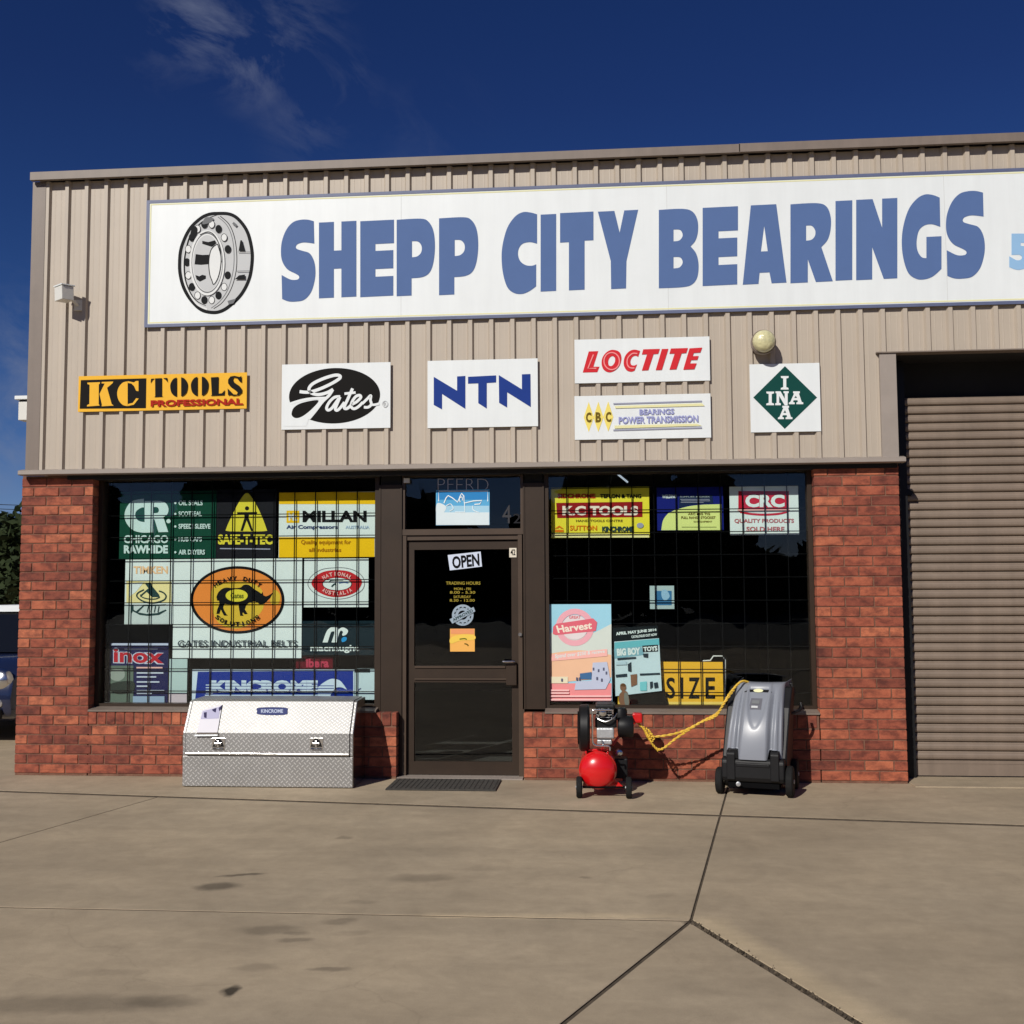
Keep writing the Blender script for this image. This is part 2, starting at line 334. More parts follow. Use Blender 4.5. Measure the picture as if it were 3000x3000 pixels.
# aluminium tread plate
def tread_mat():
    m = bpy.data.materials.new('tread_plate'); m.use_nodes = True; t = m.node_tree; b = t.nodes['Principled BSDF']
    b.inputs['Base Color'].default_value = (.66, .645, .62, 1); b.inputs['Metallic'].default_value = .88; b.inputs['Roughness'].default_value = .34
    tc = t.nodes.new('ShaderNodeTexCoord'); sx = t.nodes.new('ShaderNodeSeparateXYZ'); t.links.new(tc.outputs['Object'], sx.inputs[0])
    def mt(op, a, b_=None, c=None):
        q = t.nodes.new('ShaderNodeMath'); q.operation = op
        for i, v in enumerate((a, b_, c)):
            if v is None: continue
            if isinstance(v, (int, float)): q.inputs[i].default_value = v
            else: t.links.new(v, q.inputs[i])
        return q.outputs[0]
    x = sx.outputs[0]; z = mt('ADD', sx.outputs[2], mt('MULTIPLY', sx.outputs[1], .9))
    k = 23.0
    a = mt('MULTIPLY', mt('ADD', x, z), k); c = mt('MULTIPLY', mt('SUBTRACT', x, z), k)
    fa = mt('FLOOR', a); fc = mt('FLOOR', c)
    par = mt('PINGPONG', mt('ADD', fa, fc), 1.0)
    ua = mt('ABSOLUTE', mt('SUBTRACT', mt('SUBTRACT', a, fa), .5)); uc = mt('ABSOLUTE', mt('SUBTRACT', mt('SUBTRACT', c, fc), .5))
    def bar(p, q):
        return mt('LESS_THAN', mt('ADD', mt('MULTIPLY', mt('MULTIPLY', p, p), 4.4), mt('MULTIPLY', mt('MULTIPLY', q, q), 40.0)), 1.0)
    h = mt('ADD', mt('MULTIPLY', par, bar(ua, uc)), mt('MULTIPLY', mt('SUBTRACT', 1.0, par), bar(uc, ua)))
    bp = t.nodes.new('ShaderNodeBump'); bp.inputs['Strength'].default_value = 1.0; bp.inputs['Distance'].default_value = .006
    cm_ = t.nodes.new('ShaderNodeMix'); cm_.data_type = 'RGBA'; t.links.new(h, cm_.inputs[0]); cm_.inputs[6].default_value = (.36, .355, .345, 1); cm_.inputs[7].default_value = (.66, .655, .64, 1); t.links.new(cm_.outputs[2], b.inputs['Base Color'])
    t.links.new(h, bp.inputs['Height']); t.links.new(bp.outputs[0], b.inputs['Normal'])
    g = t.nodes.new('ShaderNodeNewGeometry'); n = t.nodes.new('ShaderNodeTexNoise'); n.inputs['Scale'].default_value = 6; n.inputs['Detail'].default_value = 5
    t.links.new(g.outputs['Position'], n.inputs['Vector']); mr = t.nodes.new('ShaderNodeMapRange'); mr.inputs[3].default_value = .42; mr.inputs[4].default_value = .58
    t.links.new(n.outputs['Fac'], mr.inputs[0]); t.links.new(mr.outputs[0], b.inputs['Roughness'])
    return m
M['tread'] = tread_mat()
def glass_mat():
    m = bpy.data.materials.new('window_glass'); m.use_nodes = True; t = m.node_tree; t.nodes.clear()
    o = t.nodes.new('ShaderNodeOutputMaterial'); mx = t.nodes.new('ShaderNodeMixShader'); tr = t.nodes.new('ShaderNodeBsdfTransparent')
    tr.inputs[0].default_value = (.955, .985, .98, 1)
    gl = t.nodes.new('ShaderNodeBsdfGlossy'); gl.inputs['Roughness'].default_value = .0; gl.inputs[0].default_value = (1, 1, 1, 1)
    lw = t.nodes.new('ShaderNodeLayerWeight'); lw.inputs[0].default_value = .5
    pw5 = t.nodes.new('ShaderNodeMath'); pw5.operation = 'POWER'; pw5.inputs[1].default_value = 5.0; t.links.new(lw.outputs['Facing'], pw5.inputs[0])
    ml = t.nodes.new('ShaderNodeMath'); ml.operation = 'MULTIPLY_ADD'; ml.inputs[1].default_value = .95; ml.inputs[2].default_value = .024
    t.links.new(pw5.outputs[0], ml.inputs[0]); t.links.new(ml.outputs[0], mx.inputs[0])
    g = t.nodes.new('ShaderNodeNewGeometry'); n = t.nodes.new('ShaderNodeTexNoise'); n.inputs['Scale'].default_value = 1.6
    t.links.new(g.outputs['Position'], n.inputs['Vector']); bp = t.nodes.new('ShaderNodeBump'); bp.inputs['Strength'].default_value = .12; bp.inputs['Distance'].default_value = .02
    t.links.new(n.outputs['Fac'], bp.inputs['Height']); t.links.new(bp.outputs[0], gl.inputs['Normal'])
    t.links.new(tr.outputs[0], mx.inputs[1]); t.links.new(gl.outputs[0], mx.inputs[2]); t.links.new(mx.outputs[0], o.inputs[0])
    return m
M['glass'] = glass_mat()

# ------------------------------------------------------------------ printing on flat things
_tx = {}
def text_mesh(s, bold):
    k = (s, bold)
    if k not in _tx:
        c = bpy.data.curves.new('t', 'FONT'); c.body = s; c.offset = bold; c.resolution_u = 3; c.fill_mode = 'FRONT'
        o = bpy.data.objects.new('t', c); COL.objects.link(o)
        dg = bpy.context.evaluated_depsgraph_get(); me = bpy.data.meshes.new_from_object(o.evaluated_get(dg))
        vs = [(v.co.x, v.co.y) for v in me.vertices]; fs = [tuple(p.vertices) for p in me.polygons]
        bpy.data.objects.remove(o); bpy.data.curves.remove(c); bpy.data.meshes.remove(me)
        x0 = min(v[0] for v in vs); x1 = max(v[0] for v in vs); y0 = min(v[1] for v in vs); y1 = max(v[1] for v in vs)
        _tx[k] = ([((x-x0)/(x1-x0), (y-y0)/(y1-y0)) for x, y in vs], fs)
    return _tx[k]
class Print:
    """flat print on the face y=Y of a thing; coordinates are those of a photo detail (origin ox, oy, scale s)"""
    def __init__(self, parent, Y, ox=0, oy=0, s=1., step=.0006):
        self.p = parent; self.Y = Y; self.o = (ox, oy, s); self.k = 0; self.d = {}; self.step = step
    def P(self, p):
        ox, oy, s = self.o; return at(p[0]/s + ox, p[1]/s + oy, y=self.Y - self.k*self.step)
    def mb(self, name, m):
        key = (name, m.name)
        if key not in self.d: self.d[key] = (MB(), m)
        self.k += 1; return self.d[key][0]
    def poly(self, name, m, pts, holes=(), smooth=True):
        ps = shape(pts) if smooth else [p[:2] for p in pts]; hs = [shape(h) if smooth else h for h in holes]
        mb = self.mb(name, m); loops = [[Vector((p[0], p[1], 0)) for p in l] for l in [ps] + hs]
        tris = tessellate_polygon(loops); mb.add([self.P(p) for l in loops for p in l], tris); return self
    def rect(self, name, m, x0, y0, x1, y1):
        return self.poly(name, m, [(x0,y0),(x1,y0),(x1,y1),(x0,y1)], smooth=False)
    def ell(self, name, m, cx, cy, rx, ry, rot=0, hole=None, n=40):
        def e(a, b): return [(cx + a*math.cos(t)*math.cos(rot) - b*math.sin(t)*math.sin(rot), cy + a*math.cos(t)*math.sin(rot) + b*math.sin(t)*math.cos(rot)) for t in [2*PI*i/n for i in range(n)]]
        return self.poly(name, m, e(rx, ry), [e(rx*hole, ry*hole) if not isinstance(hole, tuple) else e(*hole)] if hole else (), smooth=False)
    def stroke(self, name, m, pts, w_, smooth=True, closed=False, taper=False):
        ps = crom(pts, closed) if smooth and len(pts) > 2 else list(pts); n = len(ps); vs = []
        mb = self.mb(name, m)
        for i, p in enumerate(ps):
            a = ps[(i-1) % n] if closed else ps[max(0, i-1)]; b = ps[(i+1) % n] if closed else ps[min(n-1, i+1)]
            dx, dy = b[0]-a[0], b[1]-a[1]; l = math.hypot(dx, dy) or 1; hw = w_/2*(1 - .7*abs(2*i/(n-1)-1)**2 if taper else 1)
            vs += [self.P((p[0]-dy/l*hw, p[1]+dx/l*hw)), self.P((p[0]+dy/l*hw, p[1]-dx/l*hw))]
        fs = [(2*i, 2*i+1, 2*i+3, 2*i+2) for i in range(n-1)] + ([(2*n-2, 2*n-1, 1, 0)] if closed else [])
        mb.add(vs, fs); return self
    def text(self, name, m, s, x0, y0, x1, y1, bold=.02, dy=0., shear=0., quad=None):
        q = quad or [(x0+shear, y0), (x1+shear, y0+dy), (x1, y1+dy), (x0, y1)]
        vs, fs = text_mesh(s, bold); mb = self.mb(name, m)
        def W(x, y):
            tl, tr, br, bl = q; y = 1 - y
            return tuple((1-y)*((1-x)*tl[i] + x*tr[i]) + y*((1-x)*bl[i] + x*br[i]) for i in (0, 1))
        mb.add([self.P(W(*v)) for v in vs], fs); return self
    def glyph(self, name, m, defn, quad):
        def W(p):
            tl, tr, br, bl = quad; x, y = p[0], 1 - p[1]
            return tuple((1-y)*((1-x)*tl[i] + x*tr[i]) + y*((1-x)*bl[i] + x*br[i]) for i in (0, 1))
        o = shape(defn[0]); hs = [shape(h) for h in defn[1:]]
        mb = self.mb(name, m); loops = [[Vector((*W(p), 0)) for p in l] for l in [o] + hs]
        mb.add([self.P(p) for l in loops for p in l], tessellate_polygon(loops)); return self
    def done(self):
        for (name, _), (mb, m) in self.d.items():
            mb.build(name, m, self.p, fix=False)
        self.d = {}
def panel(name, label, cat, rect, Y, m, thick=.003, s=(0, 0, 1), quad=None, group=None):
    """flat thing whose front face lies on y=Y"""
    ox, oy, k = s
    if quad is None:
        x0, y0, x1, y1 = rect; a = at(x0/k+ox, y0/k+oy, y=Y); b = at(x1/k+ox, y0/k+oy, y=Y); c = at(x1/k+ox, y1/k+oy, y=Y); d = at(x0/k+ox, y1/k+oy, y=Y)
        X0 = (a.x+d.x)/2; X1 = (b.x+c.x)/2; Z1 = (a.z+b.z)/2; Z0 = (c.z+d.z)/2
        o = MB().box(X0, X1, Y, Y+thick, Z0, Z1).build(name, m)
    else:
        q = [at(p[0]/k+ox, p[1]/k+oy, y=Y) for p in quad]; mb = MB(); mb.prism([(p.x, p.z) for p in q], Y, Y+thick, 'y'); o = mb.build(name, m)
    return tag(o, label, cat, group)

# ------------------------------------------------------------------ ground
gb = MB().box(-900, 900, -900, 1200, -.4, -.03).build('ground', M['asphalt'], origin=(0, 0, -.4)); tag(gb, 'dark sealed ground far beyond the concrete forecourt', kind='structure')
fl = MB().box(-30, 40, -24, 22, -.028, -.008).build('forecourt_base', M['soil'], origin=(0, 0, -.03)); tag(fl, 'dark filler bed under the concrete forecourt slabs', kind='structure')
def g2(u, v): p = at(u, v, z=0); return Vector((p.x, p.y))
Lj, Rj = g2(0, 2318), g2(3000, 2419); J2a, J2b = g2(0, 2468), g2(435, 2343); J3a, Nn = g2(0, 2658), g2(2024, 2698)
J4a, J4w = g2(2032, 2690), g2(2127, 2328); J5 = g2(1647, 3000); J6 = g2(2517, 3000)
def line_x(a, b, x): t = (x - a.x)/(b.x - a.x); return Vector((x, a.y + (b.y-a.y)*t))
def line_y(a, b, y): t = (y - a.y)/(b.y - a.y); return Vector((a.x + (b.x-a.x)*t, y))
def isect(a, b, c, d):
    r = b - a; s_ = d - c; den = r.x*s_.y - r.y*s_.x; t = ((c.x-a.x)*s_.y - (c.y-a.y)*s_.x)/den; return a + r*t
JW, JE = line_x(Lj, Rj, -26), line_x(Lj, Rj, 36)
X4 = isect(Lj, Rj, Nn, J4w); W4 = line_y(Nn, J4w, .30)
J2j = isect(J2a, J2b, Lj, Rj); J2far = line_x(J2a, J2b, -3.5) if abs(J2a.x-J2b.x) > .1 else J2a
J2far = line_y(J2a, J2b, -16); J3W = line_x(J3a, Nn, -26)
X23 = isect(J2a, J2b, J3a, Nn)
S5 = line_y(Nn, J5, -20); S6 = line_y(Nn, J6, -20)
pave = empty('pavement', (4, -4, 0), 'grey-brown concrete forecourt cut by dark joints', kind='structure')
def inset(poly, d):
    n = len(poly); o = []
    ar = sum(poly[i].x*poly[(i+1) % n].y - poly[(i+1) % n].x*poly[i].y for i in range(n))
    if ar < 0: poly = poly[::-1]; d = d[::-1][1:] + [d[::-1][0]]
    for i in range(n):
        p0, p1, p2 = poly[i-1], poly[i], poly[(i+1) % n]
        e0 = (p1-p0).normalized(); e1 = (p2-p1).normalized(); n0 = Vector((-e0.y, e0.x)); n1 = Vector((-e1.y, e1.x))
        a = p0 + n0*d[i-1]; b = p1 + n1*d[i]
        o.append(isect(a, a+e0, b, b+e1) if abs(e0.cross(e1)) > 1e-3 else p1 + n0*d[i-1])
    return o
def slab(poly, ds, dz=0.):
    ps = inset([Vector(p) for p in poly], list(ds)); inn = inset(ps, [.003]*len(ps)); n = len(ps); mb = MB()
    mb.add([(p.x, p.y, -.03) for p in ps] + [(p.x, p.y, dz-.002) for p in ps] + [(p.x, p.y, dz) for p in inn],
           [(i, (i+1) % n, n+(i+1) % n, n+i) for i in range(n)] + [(n+i, n+(i+1) % n, 2*n+(i+1) % n, 2*n+i) for i in range(n)] + [tuple(range(2*n, 3*n))])
    o = mb.build('slab', M['conc'], pave); o.data.materials.append(M['soil'])
    for p in o.data.polygons:
        if abs(p.normal.z) < .5: p.material_index = 1
    return o
J6w = line_x(Lj, Rj, -6)
slab([Vector((-6, .30)), J6w, X4, W4], (.01, .034, .007, 0))
slab([W4, X4, JE, Vector((36, .30))], (.007, .034, 0, 0))
slab([Vector((-26, .31)), Vector((-26, 20)), Vector((-.3, 20)), Vector((-.3, .31))], (0, 0, 0, .004))
slab([J2j, X23, Nn, X4], (.005, .008, .007, .034))
slab([J3W, X23, J2j, J6w, Vector((-6, .30)), Vector((-26, .30))], (.008, .005, .034, .01, .004, 0))
slab([J3W, S5*0 + Vector((-26, -20)), S5, Nn, X23][0:0] or [J3W, Vector((-26, -20)), S5, Nn, X23], (0, 0, .011, .008, .008))
slab([Nn, S5, S6], (.011, 0, .018))
slab([X4, Nn, S6, Vector((36, -20)), JE], (.007, .018, 0, 0, .034))
MB().box(7.592, 11.52, -.155, .322, -.01, .009).build('door_threshold', M['conc'], pave, bevel=.004)
rd = MB().box(-60, 80, -46, -24.2, -.1, -.02).build('road', M['asphalt'], origin=(0, -35, -.1)); tag(rd, 'dark asphalt road across the front of the forecourt', kind='structure')
# weeds and grit gathered in the wide joint
gr = MB(); rg = random.Random(4)
for i in range(420):
    t_ = rg.random()**1.1*.62; p = Nn + (S6-Nn)*t_*.35 + Vector((rg.gauss(0, .012), rg.gauss(0, .012))); h = rg.uniform(.006, .018); a = rg.uniform(0, PI)
    dx, dy = math.cos(a)*rg.uniform(.004, .012), math.sin(a)*rg.uniform(.004, .012)
    gr.add([(p.x-dx, p.y-dy, -.006), (p.x+dx, p.y+dy, -.006), (p.x+dy*.5, p.y-dx*.5, h*.5)], [(0, 1, 2)])
tag(gr.build('grit', M['soil'], origin=(Nn.x, Nn.y, 0), fix=False), 'dark grit and dry weed bits packed into the widest forecourt joint', 'grit', kind='stuff')

# ------------------------------------------------------------------ shop building
bld = empty('shop_building', (3.7, 0, 0), 'single storey brick and beige metal clad trade shop with glazed front and roller door', 'building')
XE = 12.4; XL = -.245
PY = .112                                   # front of the joinery
PT = .1874
# brickwork
BX, BH, BD = .230, .076, .110
def brick_mesh(lx, lz, ly=BD):
    bm = bmesh.new(); bmesh.ops.create_cube(bm, size=1)
    for v in bm.verts: v.co = Vector((v.co.x*lx, v.co.y*ly, v.co.z*lz))
    bmesh.ops.bevel(bm, geom=[e for e in bm.edges if all(f.normal.y < .5 for f in e.link_faces)], offset=.004, segments=1, affect='EDGES')
    me = bpy.data.meshes.new('brick'); bm.to_mesh(me); bm.free(); me.materials.append(M['brick']); return me
_bm = {}
NB = [0]
def brick(parent, x0, x1, z0, z1, rg):
    lx, lz = round(x1-x0, 3), round(z1-z0, 3)
    if (lx, lz) not in _bm: _bm[(lx, lz)] = brick_mesh(lx, lz)
    o = bpy.data.objects.new('brick', _bm[(lx, lz)]); COL.objects.link(o); o.parent = parent
    o.location = Vector(((x0+x1)/2 + rg.uniform(-.001, .001), BD/2 + rg.uniform(-.002, .002), (z0+z1)/2)) - wl(parent)
    o.rotation_euler = (rg.uniform(-.004, .004), rg.uniform(-.003, .003), rg.uniform(-.006, .006)); NB[0] += 1
def brick_rows(parent, x0, x1, n, rg, stuff=None, zb=.022, half0=0, k0=0):
    for k in range(k0, n):
        z0 = zb + k*.086; x = x0; first = True
        off = .120 if (k + half0) % 2 else .240
        cuts = [x0]
        q = x0 + off
        while q < x1 - .05: cuts.append(q); q += .240
        cuts.append(x1 + .010)
        for a, b in zip(cuts[:-1], cuts[1:]):
            e = b - .010
            if e - a < .03: continue
            if stuff and stuff(a, e, z0): SB.box(a, e, .004, BD, z0, z0+BH)
            else: brick(parent, a, e, z0, z0+BH, rg)
SB = MB(); rg = random.Random(11)
def pier(x0, x1, half):
    p = MB().box(x0+.004, x1-.004, .007, .30, -.02, 2.70).build('brick_pier', M['mortar'], bld)
    brick_rows(p, x0, x1, 31, rg, half0=half, k0=5); return p
p1 = pier(XL, .432, 0)
p2 = pier(6.868, 7.578, 1)
# brick face returns hidden from the front: joined
for (xa, xb) in ((.432-BD, .432), (XL, XL+BD), (7.578-BD, 7.578)):
    for k in range(31): SB.box(xa+.002, xb-(.002 if xa != XL else 0), BD+.012, .30, .022+k*.086, .022+k*.086+BH)
def sill_wall(x0, x1, hid=None, xa=None, xb=None, half=1):
    p = MB().box(x0+.004, x1-.004, .007, .24, -.02, .568).build('brick_sill_wall', M['mortar'], bld)
    brick_rows(p, xa or x0, xb or x1, 5, rg, stuff=hid, half0=half)
    x = x0
    while x < x1 - .04:
        if hid and hid(x, x+.076, .46): SB.box(x, min(x+.076, x1), -.004, BD, .457, .570)
        else: brick(p, x, min(x+.076, x1), .457, .570, rg)
        x += .0862
    return p
s1 = sill_wall(.436, 3.235, hid=lambda a, b, z: a > 1.75 and b < 2.9, xa=XL, half=0)
s2 = sill_wall(4.352, 6.864, xb=7.578)
# far pier right of the roller door
MB().box(11.53, XE-.004, .007, .3, -.02, 2.70).build('brick_pier', M['mortar'], bld)
for k in range(31):
    q = 11.53 + (.12 if k % 2 else 0)
    while q < XE-.1: SB.box(q, min(q+.23, XE), 0, BD, .022+k*.086, .098+k*.086); q += .24
tag(SB.build('brickwork', M['brick'], bld), kind='stuff')
# metal cladding: sheets of four ribs
def rib_prof(xa, n, y_pan=-.052, y_rib=-.081):
    pr = []
    for i in range(n):
        X = xa + i*PT
        for q in (.035, .092): pr += [(X+q-.006, y_pan), (X+q, y_pan-.0009), (X+q+.006, y_pan)]
        pr += [(X+PT-.062, y_pan), (X+PT-.048, y_rib), (X+PT-.014, y_rib), (X+PT-.001, y_pan)]
    return pr
def clad_sheet(xa, n, z0, z1, x_min=None):
    pr = [(xa, -.052)] + rib_prof(xa, n); pr[-1] = (xa + n*PT - .0005, pr[-1][1]); m = len(pr)
    mb = MB(); mb.add([(x, y, z0) for x, y in pr] + [(x, y, z1) for x, y in pr], [(i, i+1, m+i+1, m+i) for i in range(m-1)])
    mb.add([(x, y+.0008, z0) for x, y in pr] + [(x, y+.0008, z1) for x, y in pr], [(i, m+i, m+i+1, i+1) for i in range(m-1)])
    return mb
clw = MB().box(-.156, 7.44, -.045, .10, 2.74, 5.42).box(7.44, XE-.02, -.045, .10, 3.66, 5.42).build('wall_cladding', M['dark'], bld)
x = -PT; i0 = 0
while x < XE - .3:
    n = 4 if x + 4*PT < XE else int((XE - x)/PT)
    low = 2.745
    if x >= 7.4: low = 3.648
    if x < 7.4 < x + n*PT:
        k = int(math.ceil((7.4 - x)/PT))
        if k: clad_sheet(x, k, low, 5.43).build('cladding_sheet', M['clad'], clw, fix=False)
        clad_sheet(x + k*PT, n-k, 3.648, 5.43).build('cladding_sheet', M['clad'], clw, fix=False)
    else: clad_sheet(x, n, low, 5.43).build('cladding_sheet', M['clad'], clw, fix=False)
    x += n*PT
# trims
MB().box(-.172, -.045, -.0845, .0, 2.742, 5.428).box(-.172, -.157, .0, .6, 2.742, 5.428).build('corner_flashing', M['trim'], bld)
MB().box(7.425, 7.562, -.0845, .0, 2.742, 3.645).box(7.545, 7.5605, .0, .30, 2.742, 3.645).build('corner_flashing', M['trim2'], bld)
cp = MB()
for (a, b, dz) in ((-.165, 6.28, 0), (6.272, XE+.04, .003)):
    cp.prism([(-.150, 5.424+dz), (-.150, 5.498+dz), (.22, 5.512+dz), (.22, 5.42+dz), (.19, 5.42+dz), (.19, 5.48+dz), (-.11, 5.47+dz), (-.11, 5.424+dz)], a, b)
cp.build('parapet_capping', M['trim'], bld)
MB().prism([(-.118, 2.704), (-.118, 2.738), (-.05, 2.7555), (-.02, 2.7555), (-.02, 2.698), (-.108, 2.698)], -.222, 7.61).build('base_flashing', M['trim2'], bld)
MB().prism([(-.100, 3.638), (-.100, 3.648), (-.03, 3.6505), (.02, 3.6505), (.02, 3.638)], 7.40, XE).build('door_head_flashing', M['trim'], bld)
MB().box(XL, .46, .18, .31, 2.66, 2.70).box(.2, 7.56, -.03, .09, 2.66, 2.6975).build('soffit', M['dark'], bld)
# body of the building behind the front
MB().box(-.20, -.161, .3, 13, 0, 5.38).box(XE, XE+.04, -.04, 13, 0, 5.38).box(-.21, XE, 13, 13.04, 0, 5.38).box(-.17, XE, .25, 13, 5.34, 5.38).build('outer_wall', M['clad'], bld)
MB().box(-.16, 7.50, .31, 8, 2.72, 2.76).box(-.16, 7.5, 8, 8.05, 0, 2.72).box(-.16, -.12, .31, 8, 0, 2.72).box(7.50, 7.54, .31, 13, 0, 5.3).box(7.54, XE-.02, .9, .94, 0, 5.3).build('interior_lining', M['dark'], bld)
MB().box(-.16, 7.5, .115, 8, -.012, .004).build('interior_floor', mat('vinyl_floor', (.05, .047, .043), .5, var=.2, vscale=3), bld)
# joinery
def joinery_window(x0, x1, z0, z1, nm='window'):
    f = MB(); fw = .038
    f.box(x0, x1, PY, PY+.10, z0, z0+fw).box(x0, x1, PY, PY+.10, z1-fw, z1).box(x0, x0+fw, PY, PY+.10, z0+fw, z1-fw).box(x1-fw, x1, PY, PY+.10, z0+fw, z1-fw)
    fr = f.build(nm, M['bronze'], bld)
    MB().box(x0+fw, x1-fw, PY+.045, PY+.050, z0+fw, z1-fw).build('pane', M['glass'], fr)
    MB().prism([(-.012, z0-.022), (-.012, z0-.006), (PY-.002, z0+.012), (PY-.002, z0-.012)], x0, x1).build('sill', M['trim'], fr)
    return fr
wL = joinery_window(.434, 3.052, .592, 2.695)
wR = joinery_window(4.536, 6.866, .592, 2.695)
GY = .196
for fr, xa, xb, xs in ((wL, .48, 3.04, .896), (wR, 4.56, 6.84, 4.733)):
    g = MB(); q = xs
    while q - .1935 > xa: q -= .1935
    while q < xb: g.box(q-.004, q+.004, GY, GY+.008, .62, 2.66); q += .1935
    z = 1.735 - .2*5
    while z < 2.6: g.box(xa, xb, GY-.008, GY, z-.004, z+.004); z += .2005
    o = g.build('security_grille', M['steelbar'], fr); o['kind'] = 'stuff'
def post(x0, x1, z0):
    MB().box(x0, x1, PY-.012, PY+.14, z0, 2.585).box(x0-.004, x0+.012, PY-.018, PY-.012, z0, 2.58).box(x1-.012, x1+.004, PY-.018, PY-.012, z0, 2.58).build('mullion', M['bronze'], bld)
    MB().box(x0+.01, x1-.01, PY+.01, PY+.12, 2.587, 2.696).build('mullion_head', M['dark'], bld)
post(3.058, 3.258, .0); post(4.352, 4.533, .596)
MB().box(4.338, 4.3505, PY-.01, PY+.14, 0.0, .594).build('door_jamb', M['bronze2'], bld)
# transom light and entrance door
tr = MB().box(3.2605, 4.3495, PY-.01, PY+.09, 2.130, 2.182).box(3.2605, 4.3495, PY, PY+.08, 2.655, 2.69).box(3.2605, 3.285, PY, PY+.08, 2.182, 2.655).box(4.325, 4.3495, PY, PY+.08, 2.182, 2.655).build('transom_window', M['bronze2'], bld)
MB().box(3.285, 4.325, PY+.04, PY+.045, 2.182, 2.655).build('pane', M['glass'], tr)
DY = PY + .035
MB().box(3.2605, 3.300, PY-.004, PY+.10, .012, 2.128).box(4.300, 4.3365, PY-.004, PY+.10, .012, 2.128).box(3.300, 4.300, PY+.01, PY+.10, 2.085, 2.128).build('door_frame', M['bronze2'], bld)
door = MB().box(3.304, 3.365, DY, DY+.045, .016, 2.075).box(4.238, 4.296, DY, DY+.045, .016, 2.075).box(3.365, 4.238, DY, DY+.045, .016, .130).box(3.365, 4.238, DY, DY+.045, .822, .968).box(3.365, 4.238, DY, DY+.045, 2.0, 2.075).build('entrance_door', M['bronze'], bld)
MB().box(3.365, 4.238, DY+.018, DY+.023, .130, .822).build('pane', M['glass'], door)
MB().box(3.365, 4.238, DY+.018, DY+.023, .968, 2.0).build('pane', M['glass'], door)
MB().box(3.372, 4.18, DY-.012, DY-.001, .950, .966).box(3.372, 4.20, DY-.014, DY-.001, .846, .858).build('push_rail', M['bronze2'], door)
MB().box(4.19, 4.285, DY-.045, DY-.002, .80, 1.0).build('lock', M['bronze'], door, bevel=.006)
MB().tube([(4.262, DY-.05, 1.012), (4.262, DY-.075, 1.012), (4.25, DY-.082, 1.012), (4.165, DY-.082, 1.010)], .010, 10).build('handle', M['chrome'], door, smooth=True)
MB().cyl((4.318, PY-.005, 1.245), (4.318, PY-.022, 1.245), .016, n=14).build('lock_cylinder', M['chrome'], door, smooth=True)
MB().box(3.24, 4.34, -.01, .2, 0.001, .012).build('threshold', M['trim2'], bld)
MB().box(3.28, 3.33, PY-.03, PY+.01, 2.60, 2.64).build('bracket', M['offwhite'], bld)
# roller door
rdr = MB().box(7.60, XE-.02, .395, .41, 0, 3.655).build('roller_door', M['dark'], bld)
MB().box(7.585, 7.715, .25, .38, 0, 3.63).build('guide', M['blackp'], rdr)
MB().box(11.40, 11.53, .25, .38, 0, 3.63).build('guide', M['blackp'], rdr)
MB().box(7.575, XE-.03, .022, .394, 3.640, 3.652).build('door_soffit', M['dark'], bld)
def slat_prof(z, p, y=.345):
    return [(y, z), (y-.004, z+.004), (y-.0165, z+.010), (y-.0215, z+.024), (y-.0215, z+p*.56), (y-.014, z+p*.74), (y-.003, z+p-.014), (y+.002, z+p-.006), (y+.004, z+p-.005), (y+.004, z)]
sm = MB().prism(slat_prof(0, .0775, 0), 0, 3.79)
slat0 = None; z = .150; k = 0
while z < 3.29:
    if slat0 is None:
        slat0 = sm.build('slat', M['shut'], rdr); slat0.location = Vector((7.67, .345, z)) - wl(rdr)
        for v in slat0.data.vertices: v.co += wl(rdr)
    else:
        o = slat0.copy(); COL.objects.link(o); o.parent = rdr; o.location = Vector((7.67, .345, z)) - wl(rdr)
    z += .0775
MB().box(7.67, 11.46, .322, .352, .018, .146).box(7.67, 11.46, .318, .322, .120, .143).build('bottom_rail', M['shut'], rdr)
MB().box(7.67, 11.46, .326, .345, .0092, .0175).build('rubber_seal', M['rubber'], rdr)
MB().rbox((7.735, .30, 2.475), (.07, .03, .05), (0, .5, 0)).build('latch', M['blackp'], rdr, bevel=.004)
MB().box(7.57, 7.60, .05, .26, 2.0, 3.62).build('door_guide', M['dark'], bld)

# ------------------------------------------------------------------ the long fascia sign
SY = -.090
A = at(432, 592, y=SY); B_ = at(3000, 484, y=SY); Cc = at(422, 966, y=SY)
SX0 = .925; SX1 = 11.6; SZ0, SZ1 = 4.032, 5.212
sg = MB().box(SX0+.02, SX1-.02, SY, SY+.006, SZ0+.02, SZ1-.02).build('fascia_sign', M['white'])
tag(sg, 'very long white fascia sign with big blue capitals and a drawing of a ball bearing', 'sign')
BLUE = pc('sign_blue', (90, 115, 163)); BORD = mat('sign_border', (.105, .125, .22), .5, var=.08, vscale=6); YEL = pc('pale_yellow', (236, 232, 178))
MB().box(SX0, SX1, SY-.004, SY+.008, SZ1-.028, SZ1).box(SX0, SX1, SY-.004, SY+.008, SZ0, SZ0+.028).box(SX0, SX0+.028, SY-.004, SY+.008, SZ0+.028, SZ1-.028).box(SX1-.028, SX1, SY-.004, SY+.008, SZ0+.028, SZ1-.028).build('border', BORD, sg)
MB().box(SX0+.036, SX1-.036, SY-.0015, SY, SZ1-.046, SZ1-.036).box(SX0+.036, SX1-.036, SY-.0015, SY, SZ0+.036, SZ0+.046).box(SX0+.036, SX0+.046, SY-.0015, SY, SZ0+.046, SZ1-.046).build('pinstripe', YEL, sg)
SEAM = pc('sheet_seam', (206, 208, 206))
